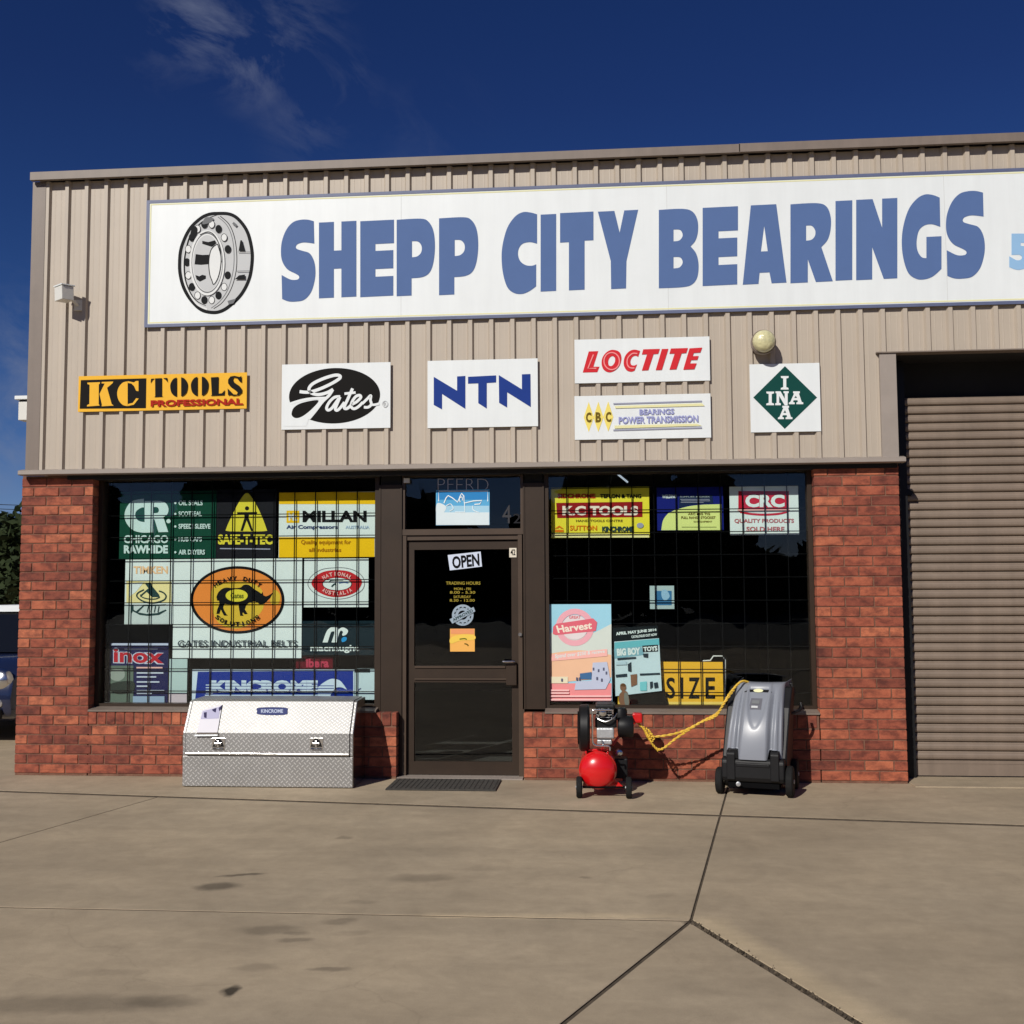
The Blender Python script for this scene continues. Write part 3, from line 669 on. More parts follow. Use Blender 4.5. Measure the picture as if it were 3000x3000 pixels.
for k in range(1, 5): MB().box(SX0 + k*2.36 - .0015, SX0 + k*2.36 + .0015, SY-.0009, SY-.0001, SZ0+.03, SZ1-.03).build('seam', SEAM, sg)
c = 1
G = {
'S': [[(.955,.975,c),(.78,.997),(.58,1),(.36,.975),(.17,.89),(.04,.75),(.01,.60),(.06,.49),(.2,.40),(.42,.345),(.52,.315),(.53,.285),(.46,.268),(.28,.275),(.03,.335,c),(.045,.04,c),(.22,.008),(.42,0),(.68,.018),(.88,.11),(.985,.26),(1,.39),(.95,.50),(.83,.585),(.62,.62),(.47,.645),(.44,.675),(.5,.705),(.68,.72),(.97,.70,c)]],
'H': [[(0,0,c),(0,1,c),(.40,1,c),(.40,.62,c),(.60,.62,c),(.60,1,c),(1,1,c),(1,0,c),(.60,0,c),(.60,.38,c),(.40,.38,c),(.40,0,c)]],
'E': [[(0,0,c),(0,1,c),(1,1,c),(1,.69,c),(.45,.69,c),(.45,.60,c),(.98,.60,c),(.98,.36,c),(.45,.36,c),(.45,.26,c),(.98,.26,c),(.98,0,c)]],
'P': [[(0,0,c),(0,1,c),(.62,1,),(.83,.955),(.96,.83),(1,.63),(.96,.42),(.86,.29),(.68,.235),(.39,.225,c),(.39,0,c)], [(.40,.71,c),(.40,.50,c),(.54,.51),(.64,.56),(.65,.64),(.56,.70)]],
'C': [[(.99,.965,c),(.82,.99),(.6,1),(.38,.95),(.17,.82),(.045,.63),(.01,.46),(.05,.26),(.17,.09),(.36,.015),(.58,0),(.78,.03),(.965,.085,c),(.965,.355,c),(.85,.34),(.68,.35),(.53,.40),(.465,.48),(.49,.56),(.6,.615),(.8,.628),(.99,.605,c)]],
'I': [[(0,0,c),(0,1,c),(1,1,c),(1,0,c)]],
'T': [[(0,1,c),(1,1,c),(1,.63,c),(.735,.63,c),(.735,0,c),(.265,0,c),(.265,.62,c),(0,.62,c)]],
'Y': [[(0,1,c),(.41,1,c),(.54,.72,c),(.655,1,c),(1,1,c),(.71,.35,c),(.70,0,c),(.33,0,c),(.32,.36,c)]],
'B': [[(0,0,c),(0,1,c),(.58,1),(.84,.96),(.97,.85),(.985,.70),(.92,.585),(.80,.515,c),(.94,.42),(1,.28),(.97,.12),(.84,.03),(.6,0)], [(.37,.74,c),(.37,.59,c),(.52,.60),(.6,.66),(.54,.73)], [(.37,.39,c),(.37,.245,c),(.52,.255),(.6,.315),(.54,.38)]],
'A': [[(0,0,c),(.185,1,c),(.765,1,c),(1,0,c),(.66,0,c),(.61,.14,c),(.385,.14,c),(.36,0,c)], [(.49,.73,c),(.57,.41,c),(.415,.41,c)]],
'R': [[(0,0,c),(0,1,c),(.6,1),(.84,.955),(.945,.83),(.95,.67),(.88,.53),(.73,.44,c),(1,0,c),(.60,0,c),(.41,.29,c),(.41,0,c)], [(.37,.72,c),(.37,.53,c),(.50,.54),(.58,.59),(.58,.66),(.5,.715)]],
'N': [[(0,0,c),(0,1,c),(.40,1,c),(.63,.64,c),(.63,1,c),(1,1,c),(1,0,c),(.67,0,c),(.39,.40,c),(.39,0,c)]],
'G': [[(.955,.955,c),(.78,.99),(.58,1),(.37,.95),(.17,.83),(.04,.64),(0,.45),(.04,.26),(.16,.09),(.35,.015),(.55,0),(.78,.03),(1,.115,c),(1,.50,c),(.62,.50,c),(.62,.25,c),(.5,.265),(.40,.34),(.375,.45),(.43,.575),(.57,.635),(.76,.645),(.97,.61,c)]],
}
s9 = 1.932
LET = [('S',0,1588,1785,665,1127,300,0),('H',0,1805,2017,675,1104,300,0),('E',1,107,298,668,1098,300,0),('P',1,313,530,659,1092,300,0),('P',1,553,775,651,1086,300,0),
       ('C',1,905,1110,622,1085,300,0),('I',1,1128,1216,633,1069,300,0),('T',1,1238,1427,622,1062,300,0),('Y',1,1452,1680,613,1055,300,0),('B',1,1797,2022,603,1047,300,0),
       ('E',2,113,313,592,1035,300,0),('A',2,340,588,579,1026,300,0),('R',2,610,850,571,1018,300,0),('I',2,865,960,556,1007,300,0),('N',2,982,1215,546,1001,300,0),('G',2,1240,1465,522,1003,300,0),('S',2,1488,1710,503,997,300,0)]
for ch, reg, xa, xb, ya, yb, oy, _ in LET:
    pr = Print(sg, SY-.0015, reg*1000, 300, s9); dy = (xb-xa)*.024
    pr.glyph('letter', BLUE, G[ch], [(xa, ya+dy), (xb, ya-dy), (xb, yb-dy), (xa, yb+dy)]); pr.done()
pr = Print(sg, SY-.0015, 2700, 500, 4.83); pr.text('digit', pc('light_blue', (150, 190, 226)), '5', 1240, 890, 1560, 1405, bold=.06); pr.done()
# bearing drawing
K1 = pc('ink_black', (22, 24, 26)); K2 = pc('ink_white', (236, 238, 236)); K3 = pc('ink_grey', (205, 207, 207)); K4 = pc('ink_mid', (120, 122, 124))
pr = Print(sg, SY-.0012, 480, 600, 5.683, step=.00025)
outl = [(262,1000),(290,720),(420,420),(600,235),(750,160),(900,145),(1090,155),(1240,240),(1390,450),(1465,750),(1465,1000),(1415,1250),(1290,1490),(1100,1680),(950,1772),(800,1792),(620,1745),(455,1590),(340,1400),(280,1200)]
pr.poly('drawing', K3, outl); pr.stroke('drawing', K1, outl, 56, closed=True)
pr.stroke('drawing', K1, [(940,190),(1090,330),(1180,560),(1215,850),(1200,1120),(1120,1400),(980,1620),(830,1730)], 13)
pr.stroke('drawing', K4, [(900,200),(1050,340),(1140,560),(1170,850),(1150,1120),(1070,1400),(940,1600),(790,1720)], 12)
pr.stroke('drawing', K2, [(420,540),(350,800),(320,1050),(350,1300),(440,1500),(560,1660),(720,1740)], 28)
pr.stroke('drawing', K1, [(900,165),(760,215),(620,300),(500,430),(420,560),(360,800),(340,1000),(360,1250),(450,1480),(560,1610),(700,1680)], 26, taper=True)
for a0, big in [(t*PI/9, t % 2) for t in range(18)]:
    bx_, by_ = 735 + 350*math.cos(a0), 955 + 640*math.sin(a0)
    if bx_ < 560 or abs(math.sin(a0)) > .25:
        pr.ell('drawing', K1 if big else K2, bx_, by_, 44 if big else 52, 58 if big else 66, n=14)
        pr.stroke('drawing', K1, [(bx_+48*math.cos(q*PI/4), by_+62*math.sin(q*PI/4)) for q in range(8)], 9, closed=True)
pr.poly('drawing', K1, [(480,360),(560,400),(510,560),(430,560)]); pr.poly('drawing', K4, [(700,210),(830,230),(760,300),(640,320)])
pr.ell('drawing', K2, 720, 965, 292, 545); pr.ell('drawing', K4, 722, 965, 262, 505, hole=.955); pr.ell('drawing', K3, 722, 970, 236, 468)
pr.stroke('drawing', K1, [(960,960),(930,700),(850,520),(740,450),(600,500)], 14)
pr.poly('drawing', K1, [(640,600),(740,620),(850,590),(880,640),(800,700),(700,670),(640,650)], smooth=False)
pr.poly('drawing', K1, [(530,820),(640,835),(752,830),(740,990),(620,1000),(512,992)], smooth=False)
pr.poly('drawing', K1, [(525,1170),(590,1190),(640,1165),(700,1180),(700,1230),(600,1280),(545,1240)], smooth=False)
pr.poly('drawing', K2, [(900,650,c),(945,850),(945,1050),(900,1230),(830,1320,c),(770,1180),(750,980),(775,780)])
pr.stroke('drawing', K1, [(895,655),(820,700),(770,800),(748,980),(765,1160),(800,1260),(830,1325),(895,1230),(940,1060),(950,860),(895,655)], 15)
pr.poly('drawing', K1, [(1275,590),(1300,590),(1350,770),(1245,768)], smooth=False); pr.stroke('drawing', K4, [(1230,785),(1440,785)], 10)
pr.stroke('drawing', K4, [(1210,1105),(1420,1100)], 12); pr.poly('drawing', K1, [(1180,1240),(1250,1175),(1350,1160),(1355,1240)], smooth=False)
pr.poly('drawing', K4, [(1060,1600),(1200,1560),(1160,1640),(1080,1660)], smooth=False); pr.stroke('drawing', K4, [(1150,300),(1210,350)], 40)
pr.done()

# ------------------------------------------------------------------ brand boards fixed to the ribs
GB = 'trade boards fixed to the metal cladding'
# KC TOOLS
S1 = (220, 1080, 3.7154); ORG = pc('orange_yellow', (248, 190, 62)); BLK = pc('board_black', (20, 18, 16)); RED = pc('brick_red', (176, 40, 26))
o = panel('trade_sign', 'long orange-yellow board with a black panel and stencil capitals, leftmost of the trade boards', 'sign', (35, 62, 1868, 452), -.088, ORG, .006, S1, group=GB)
pr = Print(o, -.0895, *S1)
pr.poly('panel', BLK, [(62,125),(775,105),(770,430),(50,436)], smooth=False)
pr.poly('lettering', ORG, [(133,152),(272,147),(268,166),(258,172),(256,384),(268,402),(128,412),(132,395),(155,386),(158,176),(135,168)], smooth=False)
pr.poly('lettering', ORG, [(290,145),(415,140),(408,158),(348,208),(398,385),(420,402),(288,410),(292,392),(266,275),(322,162),(288,160)], smooth=False)
pr.poly('lettering', ORG, [(572,138,c),(515,155),(472,210),(458,275),(475,345),(520,395),(572,408,c)])
pr.poly('lettering', ORG, [(574,136),(640,150),(664,134),(690,134),(690,246),(664,240),(642,190),(612,162),(574,156)], smooth=False)
pr.poly('lettering', ORG, [(574,407),(640,392),(692,326),(664,322),(628,372),(574,386)], smooth=False)
for pts in ([(870,106),(945,103),(945,300),(960,306),(860,311),(872,300)], [(826,110),(866,107),(842,125),(822,160)], [(958,103),(1003,100),(1008,150),(985,120)],
            [(1478,95),(1562,90),(1558,272),(1598,268),(1630,232),(1625,290),(1475,296),(1488,285)]):
    pr.poly('lettering', BLK, pts, smooth=False)
for cx, cy in ((1130, 200), (1355, 192)):
    pr.poly('lettering', BLK, [(cx-24,cy-104,c),(cx-60,cy-88),(cx-90,cy-40),(cx-94,cy+10),(cx-80,cy+65),(cx-50,cy+95),(cx-24,cy+104,c)])
    pr.poly('lettering', BLK, [(cx+24,cy-106,c),(cx+60,cy-92),(cx+90,cy-45),(cx+94,cy+5),(cx+80,cy+60),(cx+50,cy+92),(cx+24,cy+102,c)])
pr.poly('lettering', BLK, [(1810,80),(1812,150),(1790,140),(1760,100),(1725,95),(1715,120),(1730,150),(1790,190),(1815,225),(1815,260),(1780,290),(1720,295),(1690,285),(1665,292),(1660,215),(1685,240),(1725,280),(1760,282),(1770,260),(1740,230),(1690,195),(1665,160),(1665,120),(1690,85),(1735,78),(1790,90)], smooth=False)
pr.text('lettering', RED, 'PROFESSIONAL', 822, 344, 1828, 415, bold=.045, dy=-22); pr.done()
# GATES
S2 = (800, 1050, 4.83)
o = panel('trade_sign', 'white board with a black oval crossed by white handwriting', 'sign', (122, 70, 1660, 995), -.088, M['white'], .006, S2, group=GB)
pr = Print(o, -.0895, *S2, step=.0003); W_ = M['white']
pr.ell('emblem', BLK, 870, 528, 645, 392, rot=-.04, n=64)
pr.poly('emblem', W_, [(190,650),(400,602),(560,572),(712,566),(640,690),(505,858),(470,960),(150,960)], smooth=False)
pr.poly('emblem', BLK, [(262,775),(300,690),(420,625),(640,592),(565,700),(435,808),(340,845),(280,825)])
def st(pts, w_=44, m=W_): pr.stroke('lettering', m, pts, w_)
st([(375,470),(500,478),(640,440),(800,370),(920,300),(952,262),(925,238),(850,242),(700,290),(560,360),(508,430),(540,488),(640,512),(760,485),(850,438)], 44)
st([(845,440),(790,525),(700,610),(600,740),(505,855)], 42); st([(245,640),(400,592),(560,566),(760,558)], 34)
st([(950,540),(870,550),(795,620),(757,700),(780,732),(830,705),(885,630),(945,545)], 40); st([(948,545),(900,660),(880,715),(905,735),(950,700),(1010,620)], 40)
st([(1125,425),(1060,570),(1008,685),(1030,712),(1075,690),(1130,630)], 42); st([(1010,500),(1168,482)], 36)
st([(1105,655),(1180,615),(1240,555),(1225,522),(1170,540),(1115,620),(1110,690),(1150,712),(1210,680),(1270,620)], 40)
st([(1262,640),(1330,575),(1382,525),(1378,590),(1390,650),(1345,690),(1285,690)], 38); st([(1375,655),(1440,655),(1500,640)], 34)
pr.stroke('lettering', K3, [(1585+36*math.cos(q*PI/6), 645+42*math.sin(q*PI/6)) for q in range(12)], 10, closed=True); pr.text('lettering', K3, 'R', 1568, 622, 1602, 668); pr.done()
# NTN
S3 = (1000, 300, 1.932); NAV = pc('navy', (34, 62, 140))
o = panel('trade_sign', 'white board with three angular navy capitals and nothing else', 'sign', (488, 1456, 1112, 1838), -.088, M['white'], .006, S3, group=GB)
pr = Print(o, -.0895, *S3)
for pts in ([(523,1553),(655,1632),(655,1551),(702,1548),(702,1735),(570,1650),(570,1738),(523,1712)], [(717,1553),(876,1545),(876,1585),(823,1588),(823,1733),(775,1702),(775,1590),(717,1592)],
            [(891,1543),(1022,1624),(1022,1539),(1070,1537),(1072,1724),(938,1640),(938,1727),(893,1700)]):
    pr.poly('lettering', NAV, pts, smooth=False)
pr.done()
# LOCTITE
S4 = (1660, 960, 4.2); LR = pc('board_red', (214, 48, 56)); PK = pc('pink_line', (250, 150, 150))
o = panel('trade_sign', 'long white board with slanted red capitals, above the board with yellow diamonds', 'sign', (98, 128, 1762, 668), -.088, M['white'], .006, S4, group=GB)
pr = Print(o, -.0895, *S4)
for ch, xa, xb, ya, yb in (('L',200,400,288,550),('O',432,672,272,550),('C',700,905,268,540),('T',925,1145,266,528),('I',1098,1250,262,522),('T',1265,1490,256,516),('E',1435,1665,246,512)):
    sh = 0 if ch in 'OC' else (72 if ch != 'T' else 20)
    if ch == 'I': pr.poly('lettering', LR, [(1172,262),(1252,260),(1172,520),(1096,522)], smooth=False); continue
    if ch == 'T': pr.poly('lettering', LR, [(xa+18,ya),(xb+2,ya-6),(xb-18,ya+56),(xb-75,ya+60),(xb-140,yb-4),(xa,yb),(xa+64,ya+62),(xa,ya+64)], smooth=False); continue
    if ch == 'L': pr.poly('lettering', LR, [(272,292),(390,288),(330,480),(405,480),(378,548),(198,552)], smooth=False); continue
    if ch == 'E': pr.poly('lettering', LR, [(1512,254),(1668,244),(1645,305),(1565,310),(1550,350),(1625,348),(1608,396),(1532,398),(1518,440),(1600,438),(1572,510),(1435,516)], smooth=False); continue
    if ch == 'O': pr.poly('lettering', LR, [(570,272),(650,300),(675,380),(650,470),(590,530),(520,550),(455,515),(430,440),(445,360),(500,295)], [[(565,350),(595,375),(590,430),(555,470),(520,462),(512,415),(530,370)]]); continue
    pr.poly('lettering', LR, [(905,285,c),(880,360,c),(850,345),(810,360),(785,410),(795,455),(830,465),(868,450,c),(835,530,c),(790,542),(735,520),(702,450),(715,360),(765,295),(830,270)])
pr.stroke('inline', PK, [(330,330),(262,500),(365,500)], 16, smooth=False); pr.stroke('inline', PK, [(560+95*math.cos(q*PI/6)-5, 411+105*math.sin(q*PI/6)) for q in range(12)], 15, closed=True)
pr.stroke('inline', PK, [(870,318),(810,318),(755,370),(745,440),(775,490),(835,497)], 15); pr.done()
# CBC
BRN = pc('brown_ink', (112, 92, 30)); PY_ = pc('soft_yellow', (246, 226, 120)); LIL = pc('lilac_ink', (158, 162, 208)); GRY = pc('grey_line', (158, 160, 178))
o = panel('trade_sign', 'long white board with three yellow diamonds and two lines of lilac capitals', 'sign', (98, 826, 1774, 1366), -.088, M['white'], .006, S4, group=GB)
pr = Print(o, -.0895, *S4)
for cx, cy, ch in ((272, 1104, 'C'), (390, 1102, 'B'), (512, 1098, 'C')):
    pr.poly('emblem', PY_, [(cx,cy-190),(cx+42,cy-60),(cx+62,cy),(cx+42,cy+60),(cx,cy+180),(cx-42,cy+60),(cx-62,cy),(cx-42,cy-60)], smooth=False)
for cx, cy, ch in ((272, 1104, 'C'), (390, 1102, 'B'), (516, 1098, 'C')): pr.text('lettering', BRN, ch, cx-34, cy-62, cx+34, cy+64, bold=.05)
pr.poly('line', GRY, [(575,928),(1665,896),(1665,914),(575,946)], smooth=False); pr.poly('line', GRY, [(575,1252),(1665,1222),(1665,1240),(575,1270)], smooth=False)
pr.poly('line', YEL, [(590,964),(1665,930),(1700,962),(600,992)], smooth=False); pr.poly('line', YEL, [(590,1204),(1600,1180),(1665,1206),(590,1240)], smooth=False)
pr.text('lettering', LIL, 'BEARINGS', 895, 1004, 1325, 1074, bold=.035, dy=-10); pr.text('lettering', LIL, 'POWER TRANSMISSION', 640, 1098, 1620, 1184, bold=.035, dy=-22); pr.done()
# INA
S6_ = (2150, 940, 5.367); GRN = pc('dark_green', (18, 72, 66))
o = panel('trade_sign', 'square white board with a dark green diamond and crossed white capitals', 'sign', (256, 672, 1358, 1745), -.088, M['white'], .006, S6_, group=GB)
pr = Print(o, -.0895, *S6_, step=.0003)
pr.poly('emblem', GRN, [(803,712),(1308,1205),(800,1698),(305,1205)], smooth=False)
def slabI(cx, y0, y1): pr.poly('lettering', W_, [(cx-62,y0),(cx+62,y0),(cx+58,y0+28),(cx+24,y0+38),(cx+24,y1-38),(cx+58,y1-26),(cx+60,y1),(cx-64,y1),(cx-60,y1-26),(cx-24,y1-38),(cx-24,y0+38),(cx-58,y0+28)], smooth=False)
def slabA(cx, y0, y1):
    pr.poly('lettering', W_, [(cx-42,y0),(cx+62,y0),(cx+62,y0+30),(cx+48,y0+34),(cx+92,y1-34),(cx+116,y1-28),(cx+116,y1),(cx+8,y1),(cx+8,y1-26),(cx+32,y1-34),(cx+26,y1-62),(cx-36,y1-62),(cx-44,y1-34),(cx-18,y1-26),(cx-18,y1),(cx-112,y1),(cx-110,y1-26),(cx-88,y1-34),(cx-28,y0+34),(cx-44,y0+28)],
            [[(cx-2,y0+70),(cx+20,y1-98),(cx-26,y1-98)]], smooth=False)
slabI(800, 868, 1080); slabI(572, 1112, 1326)
pr.poly('lettering', W_, [(655,1108),(735,1108),(800,1225),(800,1140),(780,1134),(780,1106),(862,1106),(862,1134),(846,1140),(846,1330),(800,1330),(712,1180),(712,1288),(738,1296),(738,1326),(650,1326),(650,1298),(672,1290),(672,1142),(655,1136)], smooth=False)
slabA(975, 1108, 1310); slabA(805, 1335, 1545); pr.done()

# ------------------------------------------------------------------ small fittings on the wall
# box sensor at left
e = empty('wall_sensor', (.24, -.08, 4.26), 'small white box sensor on a bracket, high on the cladding left of the fascia sign', 'sensor')
MB().rbox((.225, -.215, 4.325), (.135, .115, .125), (.05, 0, -.62)).build('housing', M['offwhite'], e, bevel=.006)
MB().rbox((.225, -.215, 4.398), (.15, .13, .012), (.05, 0, -.62)).build('lid', M['white'], e, bevel=.003)
MB().tube([(.27, -.15, 4.285), (.29, -.11, 4.265), (.29, -.083, 4.26)], .014).build('bracket', M['offwhite'], e, smooth=True)
MB().box(.25, .33, -.083, -.053, 4.21, 4.31).build('base_plate', M['offwhite'], e, bevel=.004)
# round bulkhead lamp
lc = at(2236, 1003, y=-.17)
e = empty('bulkhead_lamp', (lc.x, -.081, lc.z-.1), 'round unlit bulkhead lamp with pale ribbed glass above the green diamond board', 'lamp')
MB().lathe((lc.x, -.052, lc.z), (0, -1, 0), [(0, .09), (.085, .098), (.105, .106), (.12, .106), (.13, .098)], 32).build('base', M['trim2'], e, smooth=True)
MB().lathe((lc.x, -.182, lc.z), (0, -1, 0), [(0, .092), (.02, .096), (.05, .093), (.075, .078), (.092, .05), (.098, .02), (.099, .0)], 32).build('lens', M['amber'], e, smooth=True)
gd = MB()
gd.tube([(lc.x + .100*math.cos(t*PI/12), -.19, lc.z + .100*math.sin(t*PI/12)) for t in range(25)], .006, 6)
gd.build('guard_ring', M['trim'], e, smooth=True)
# meter box on the side wall
e = empty('wall_box', (-.26, .5, 3.2), 'narrow off-white box with a cap fixed to the side wall at far left', 'box')
bq = at(60, 1200, y=.35)
MB().box(bq.x+.006, -.185, .30, .42, bq.z-.11, bq.z+.07).build('housing', M['offwhite'], e, bevel=.006)
MB().box(bq.x-.018, -.185, .27, .45, bq.z+.085, bq.z+.12).build('cap', M['white'], e, bevel=.004)
MB().box(bq.x+.01, -.185, .31, .41, bq.z+.07, bq.z+.085).build('neck', M['blackp'], e)

# ------------------------------------------------------------------ posters and stickers behind the glass
YP = .224
WH = pc('paper_white', (226, 236, 232)); PB = pc('print_black', (14, 15, 18)); GP = 'posters in the shop windows'
def poster(label, rect, s, m, Y=YP, quad=None, name='poster', cat='poster', th=.0016):
    o = panel(name, label, cat, rect, Y, m, th, s, quad, group=GP if cat == 'poster' else None); return o, Print(o, Y-.0010, *s)
ZA = (300, 1400, 3.864); ZB = (700, 1400, 4.293); ZC = (300, 1620, 3.864); ZD = (750, 1620, 4.025)
# 1 green
o, q = poster('dark green poster with big white monogram and bullet list, top left of the left window', (195, 150, 1285, 912), ZA, pc('poster_green', (8, 68, 50)))
PW = pc('mint_white', (205, 228, 222))
q.poly('emblem', PW, [(470,235,c),(340,262),(272,340),(250,430),(275,515),(345,590),(440,618),(545,620,c),(552,500,c),(470,500),(405,482),(372,430),(385,375),(440,338),(470,335,c)])
q.poly('emblem', PW, [(478,262,c),(650,262),(720,290),(748,350),(735,410),(690,445,c),(745,612,c),(635,615,c),(590,470,c),(580,470,c),(580,618,c),(478,618,c)], [[(580,330,c),(580,400,c),(625,395),(640,365),(622,333)]])
q.ell('emblem', PW, 748, 490, 24, 24)
q.text('lettering', PW, 'CHICAGO', 243, 648, 745, 740, bold=.03); q.text('lettering', PW, 'RAWHIDE', 243, 762, 742, 856, bold=.05)
for s_, x1, y0 in (('OIL SEALS', 1135, 255), ('SCOTSEAL', 1125, 378), ('SPEEDI SLEEVE', 1222, 520), ('HUB CAPS', 1125, 665), ('AIR DRYERS', 1160, 812)):
    q.text('lettering', PW, s_, 862, y0, x1, y0+56, bold=.03); q.ell('lettering', PW, 825, y0+30, 13, 13, n=12)
q.done()
# 2 warning triangle
YL = pc('safety_yellow', (226, 212, 62))
o, q = poster('black poster with a yellow triangle and standing figure between the green and yellow posters', (1290, 130, 1975, 915), ZA, pc('poster_black', (24, 24, 30)), Y=YP+.003)
q.poly('emblem', YL, [(1635,170),(1700,235),(1780,380),(1855,570),(1840,602),(1630,606),(1420,602),(1405,565),(1490,380),(1570,235)])
q.ell('figure', PB, 1637, 345, 24, 24, n=16)
q.poly('figure', PB, [(1525,388),(1750,386),(1752,408),(1660,412),(1655,450),(1705,600),(1682,602),(1632,480),(1590,602),(1562,600),(1608,450),(1605,412),(1525,410)], smooth=False)
q.text('lettering', YL, 'SAFE-T-TEC', 1308, 640, 1925, 755, bold=.045); q.poly('line', GRY, [(1330,794),(1900,800),(1900,812),(1330,806)], smooth=False); q.done()
# 3 yellow compressor poster
GD = pc('golden', (246, 196, 20)); BL = pc('ink_blue', (52, 66, 110))
o, q = poster('white and golden yellow poster with heavy black lettering beside the left post', (502, 175, 1722, 1003), ZB, WH, Y=YP+.001)
q.rect('band', GD, 506, 178, 1720, 330); q.rect('band', GD, 503, 745, 1705, 1000); q.rect('emblem', GD, 598, 412, 758, 565)
q.text('lettering', WH, 'Mc', 625, 440, 735, 540, bold=.03); q.text('lettering', PB, 'MILLAN', 800, 412, 1605, 556, bold=.04); q.text('lettering', BL, 'Air Compressors', 595, 592, 1240, 655, bold=.03)
q.text('lettering', pc('pale_blue', (170, 190, 214)), 'AUSTRALIA', 1340, 600, 1640, 640)
q.text('lettering', pc('brown_text', (176, 118, 10)), 'Quality equipment for', 780, 780, 1410, 850); q.text('lettering', pc('brown_text', 0), 'all industries', 880, 880, 1285, 930); q.done()
# 4 cone bearing poster
TO = pc('pale_orange', (242, 198, 150)); TY = pc('pale_yellow2', (240, 226, 160)); DG = pc('dark_teal_ink', (40, 66, 66))
o, q = poster('small pale poster with orange heading over a dark cone drawing, under the green poster', (255, 66, 800, 806), ZC, WH)
q.rect('band', TY, 272, 322, 780, 560); q.rect('band', pc('paper_grey', (200, 212, 208)), 250, 600, 800, 800)  # yellow middle band, and a lower band slightly greyer than the sheet
q.text('lettering', TO, 'TIMKEN', 352, 150, 740, 235, bold=.03)
q.poly('drawing', WH, [(300,340),(470,330),(380,440),(300,500)], smooth=False)
q.poly('drawing', DG, [(480,345),(545,335),(560,372),(640,470),(650,500),(560,500),(500,440),(430,500),(425,480),(520,400)], smooth=False)
q.stroke('drawing', DG, [(470,415),(400,455),(395,500),(470,550),(580,565),(690,535),(720,490),(690,450),(640,430)], 16)
q.stroke('drawing', DG, [(430,470),(450,500),(520,520),(600,520),(650,500)], 12)
q.poly('drawing', DG, [(322,590),(350,590),(345,660),(420,700),(520,712),(640,700),(725,650),(715,640),(620,680),(500,690),(400,672),(470,600),(600,600),(720,590),(720,580),(600,585),(470,585),(380,660),(350,640),(322,695)], smooth=False)
for x_ in (520, 560, 600, 640): q.stroke('drawing', DG, [(x_,600),(x_-14,672)], 9, smooth=False)
q.done()
# 5 rhino poster (oval emblem)
OR = pc('oval_orange', (238, 140, 60)); OY = pc('oval_yellow', (222, 186, 60))
o, q = poster('large white poster with an orange oval rhinoceros emblem in the middle of the left window', (803, 66, 2257, 1190), ZC, WH, Y=YP+.002)
q.ell('emblem', PB, 1528, 532, 533, 383, n=72); q.ell('emblem', OR, 1528, 532, 500, 352, n=72)
q.poly('emblem', OY, [(1255,380),(1400,330),(1640,330),(1790,400),(1830,560),(1780,690),(1600,840),(1400,840),(1280,740),(1240,560)])
q.poly('emblem', OY, [(1940,420),(2010,470),(1990,580),(1900,560)])
q.poly('emblem', PB, [(1290,500,c),(1310,450),(1350,410),(1400,392),(1480,398),(1560,392),(1600,362),(1650,360),(1690,385),(1720,410),(1770,440),(1800,462,c),(1812,440,c),(1822,478,c),(1850,490),(1885,478),(1935,445,c),(1905,500),(1872,535),(1840,568),(1790,585),(1760,565),(1720,548),(1680,560),(1650,570),(1625,600,c),(1612,640,c),(1645,690,c),(1612,695,c),(1590,672,c),(1585,690,c),(1600,712,c),(1560,712,c),(1548,640,c),(1540,580,c),(1470,590,c),(1385,575,c),(1368,620),(1395,680),(1420,710,c),(1375,708,c),(1345,650,c),(1340,640,c),(1325,690,c),(1290,690,c),(1300,640,c),(1325,580,c),(1320,540,c),(1300,540,c)], smooth=True)
q.ell('emblem', YL, 1520, 482, 125, 70, n=36); q.text('lettering', pc('olive_text', (90, 100, 30)), 'Gates', 1450, 452, 1600, 515, bold=.03)
def arc_text(q, m, s_, cx, cy, rx, ry, a0, a1, h, up=True, nm='lettering'):
    n = len(s_)
    for i, ch in enumerate(s_):
        if ch == ' ': continue
        a = math.radians(a0 + (a1-a0)*(i+.5)/n); x_, y_ = cx + rx*math.cos(a), cy - ry*math.sin(a)
        tx, ty = -rx*math.sin(a), -ry*math.cos(a)
        if not up: tx, ty = rx*math.sin(a)*-1, -ry*math.cos(a)
        sgn = -1 if a1 < a0 else 1; tx *= sgn; ty *= sgn; l = math.hypot(tx, ty); tx /= l; ty /= l
        hw = abs(math.radians(a1-a0))/n*l*.40; nx, ny = ty*h/2, -tx*h/2
        if ch == 'I': hw *= .3
        q.text(nm, m, ch, 0, 0, 1, 1, bold=.035, quad=[(x_-tx*hw+nx, y_-ty*hw+ny), (x_+tx*hw+nx, y_+ty*hw+ny), (x_+tx*hw-nx, y_+ty*hw-ny), (x_-tx*hw-nx, y_-ty*hw-ny)])
arc_text(q, PB, 'HEAVY DUTY', 1528, 560, 360, 272, 138, 42, 52); arc_text(q, PB, 'SOLUTIONS', 1528, 520, 330, 285, 222, 318, 50)
q.text('lettering', pc('ink_grey_dark', (60, 70, 76)), 'GATES INDUSTRIAL BELTS', 852, 988, 2205, 1062, bold=.012); q.done()
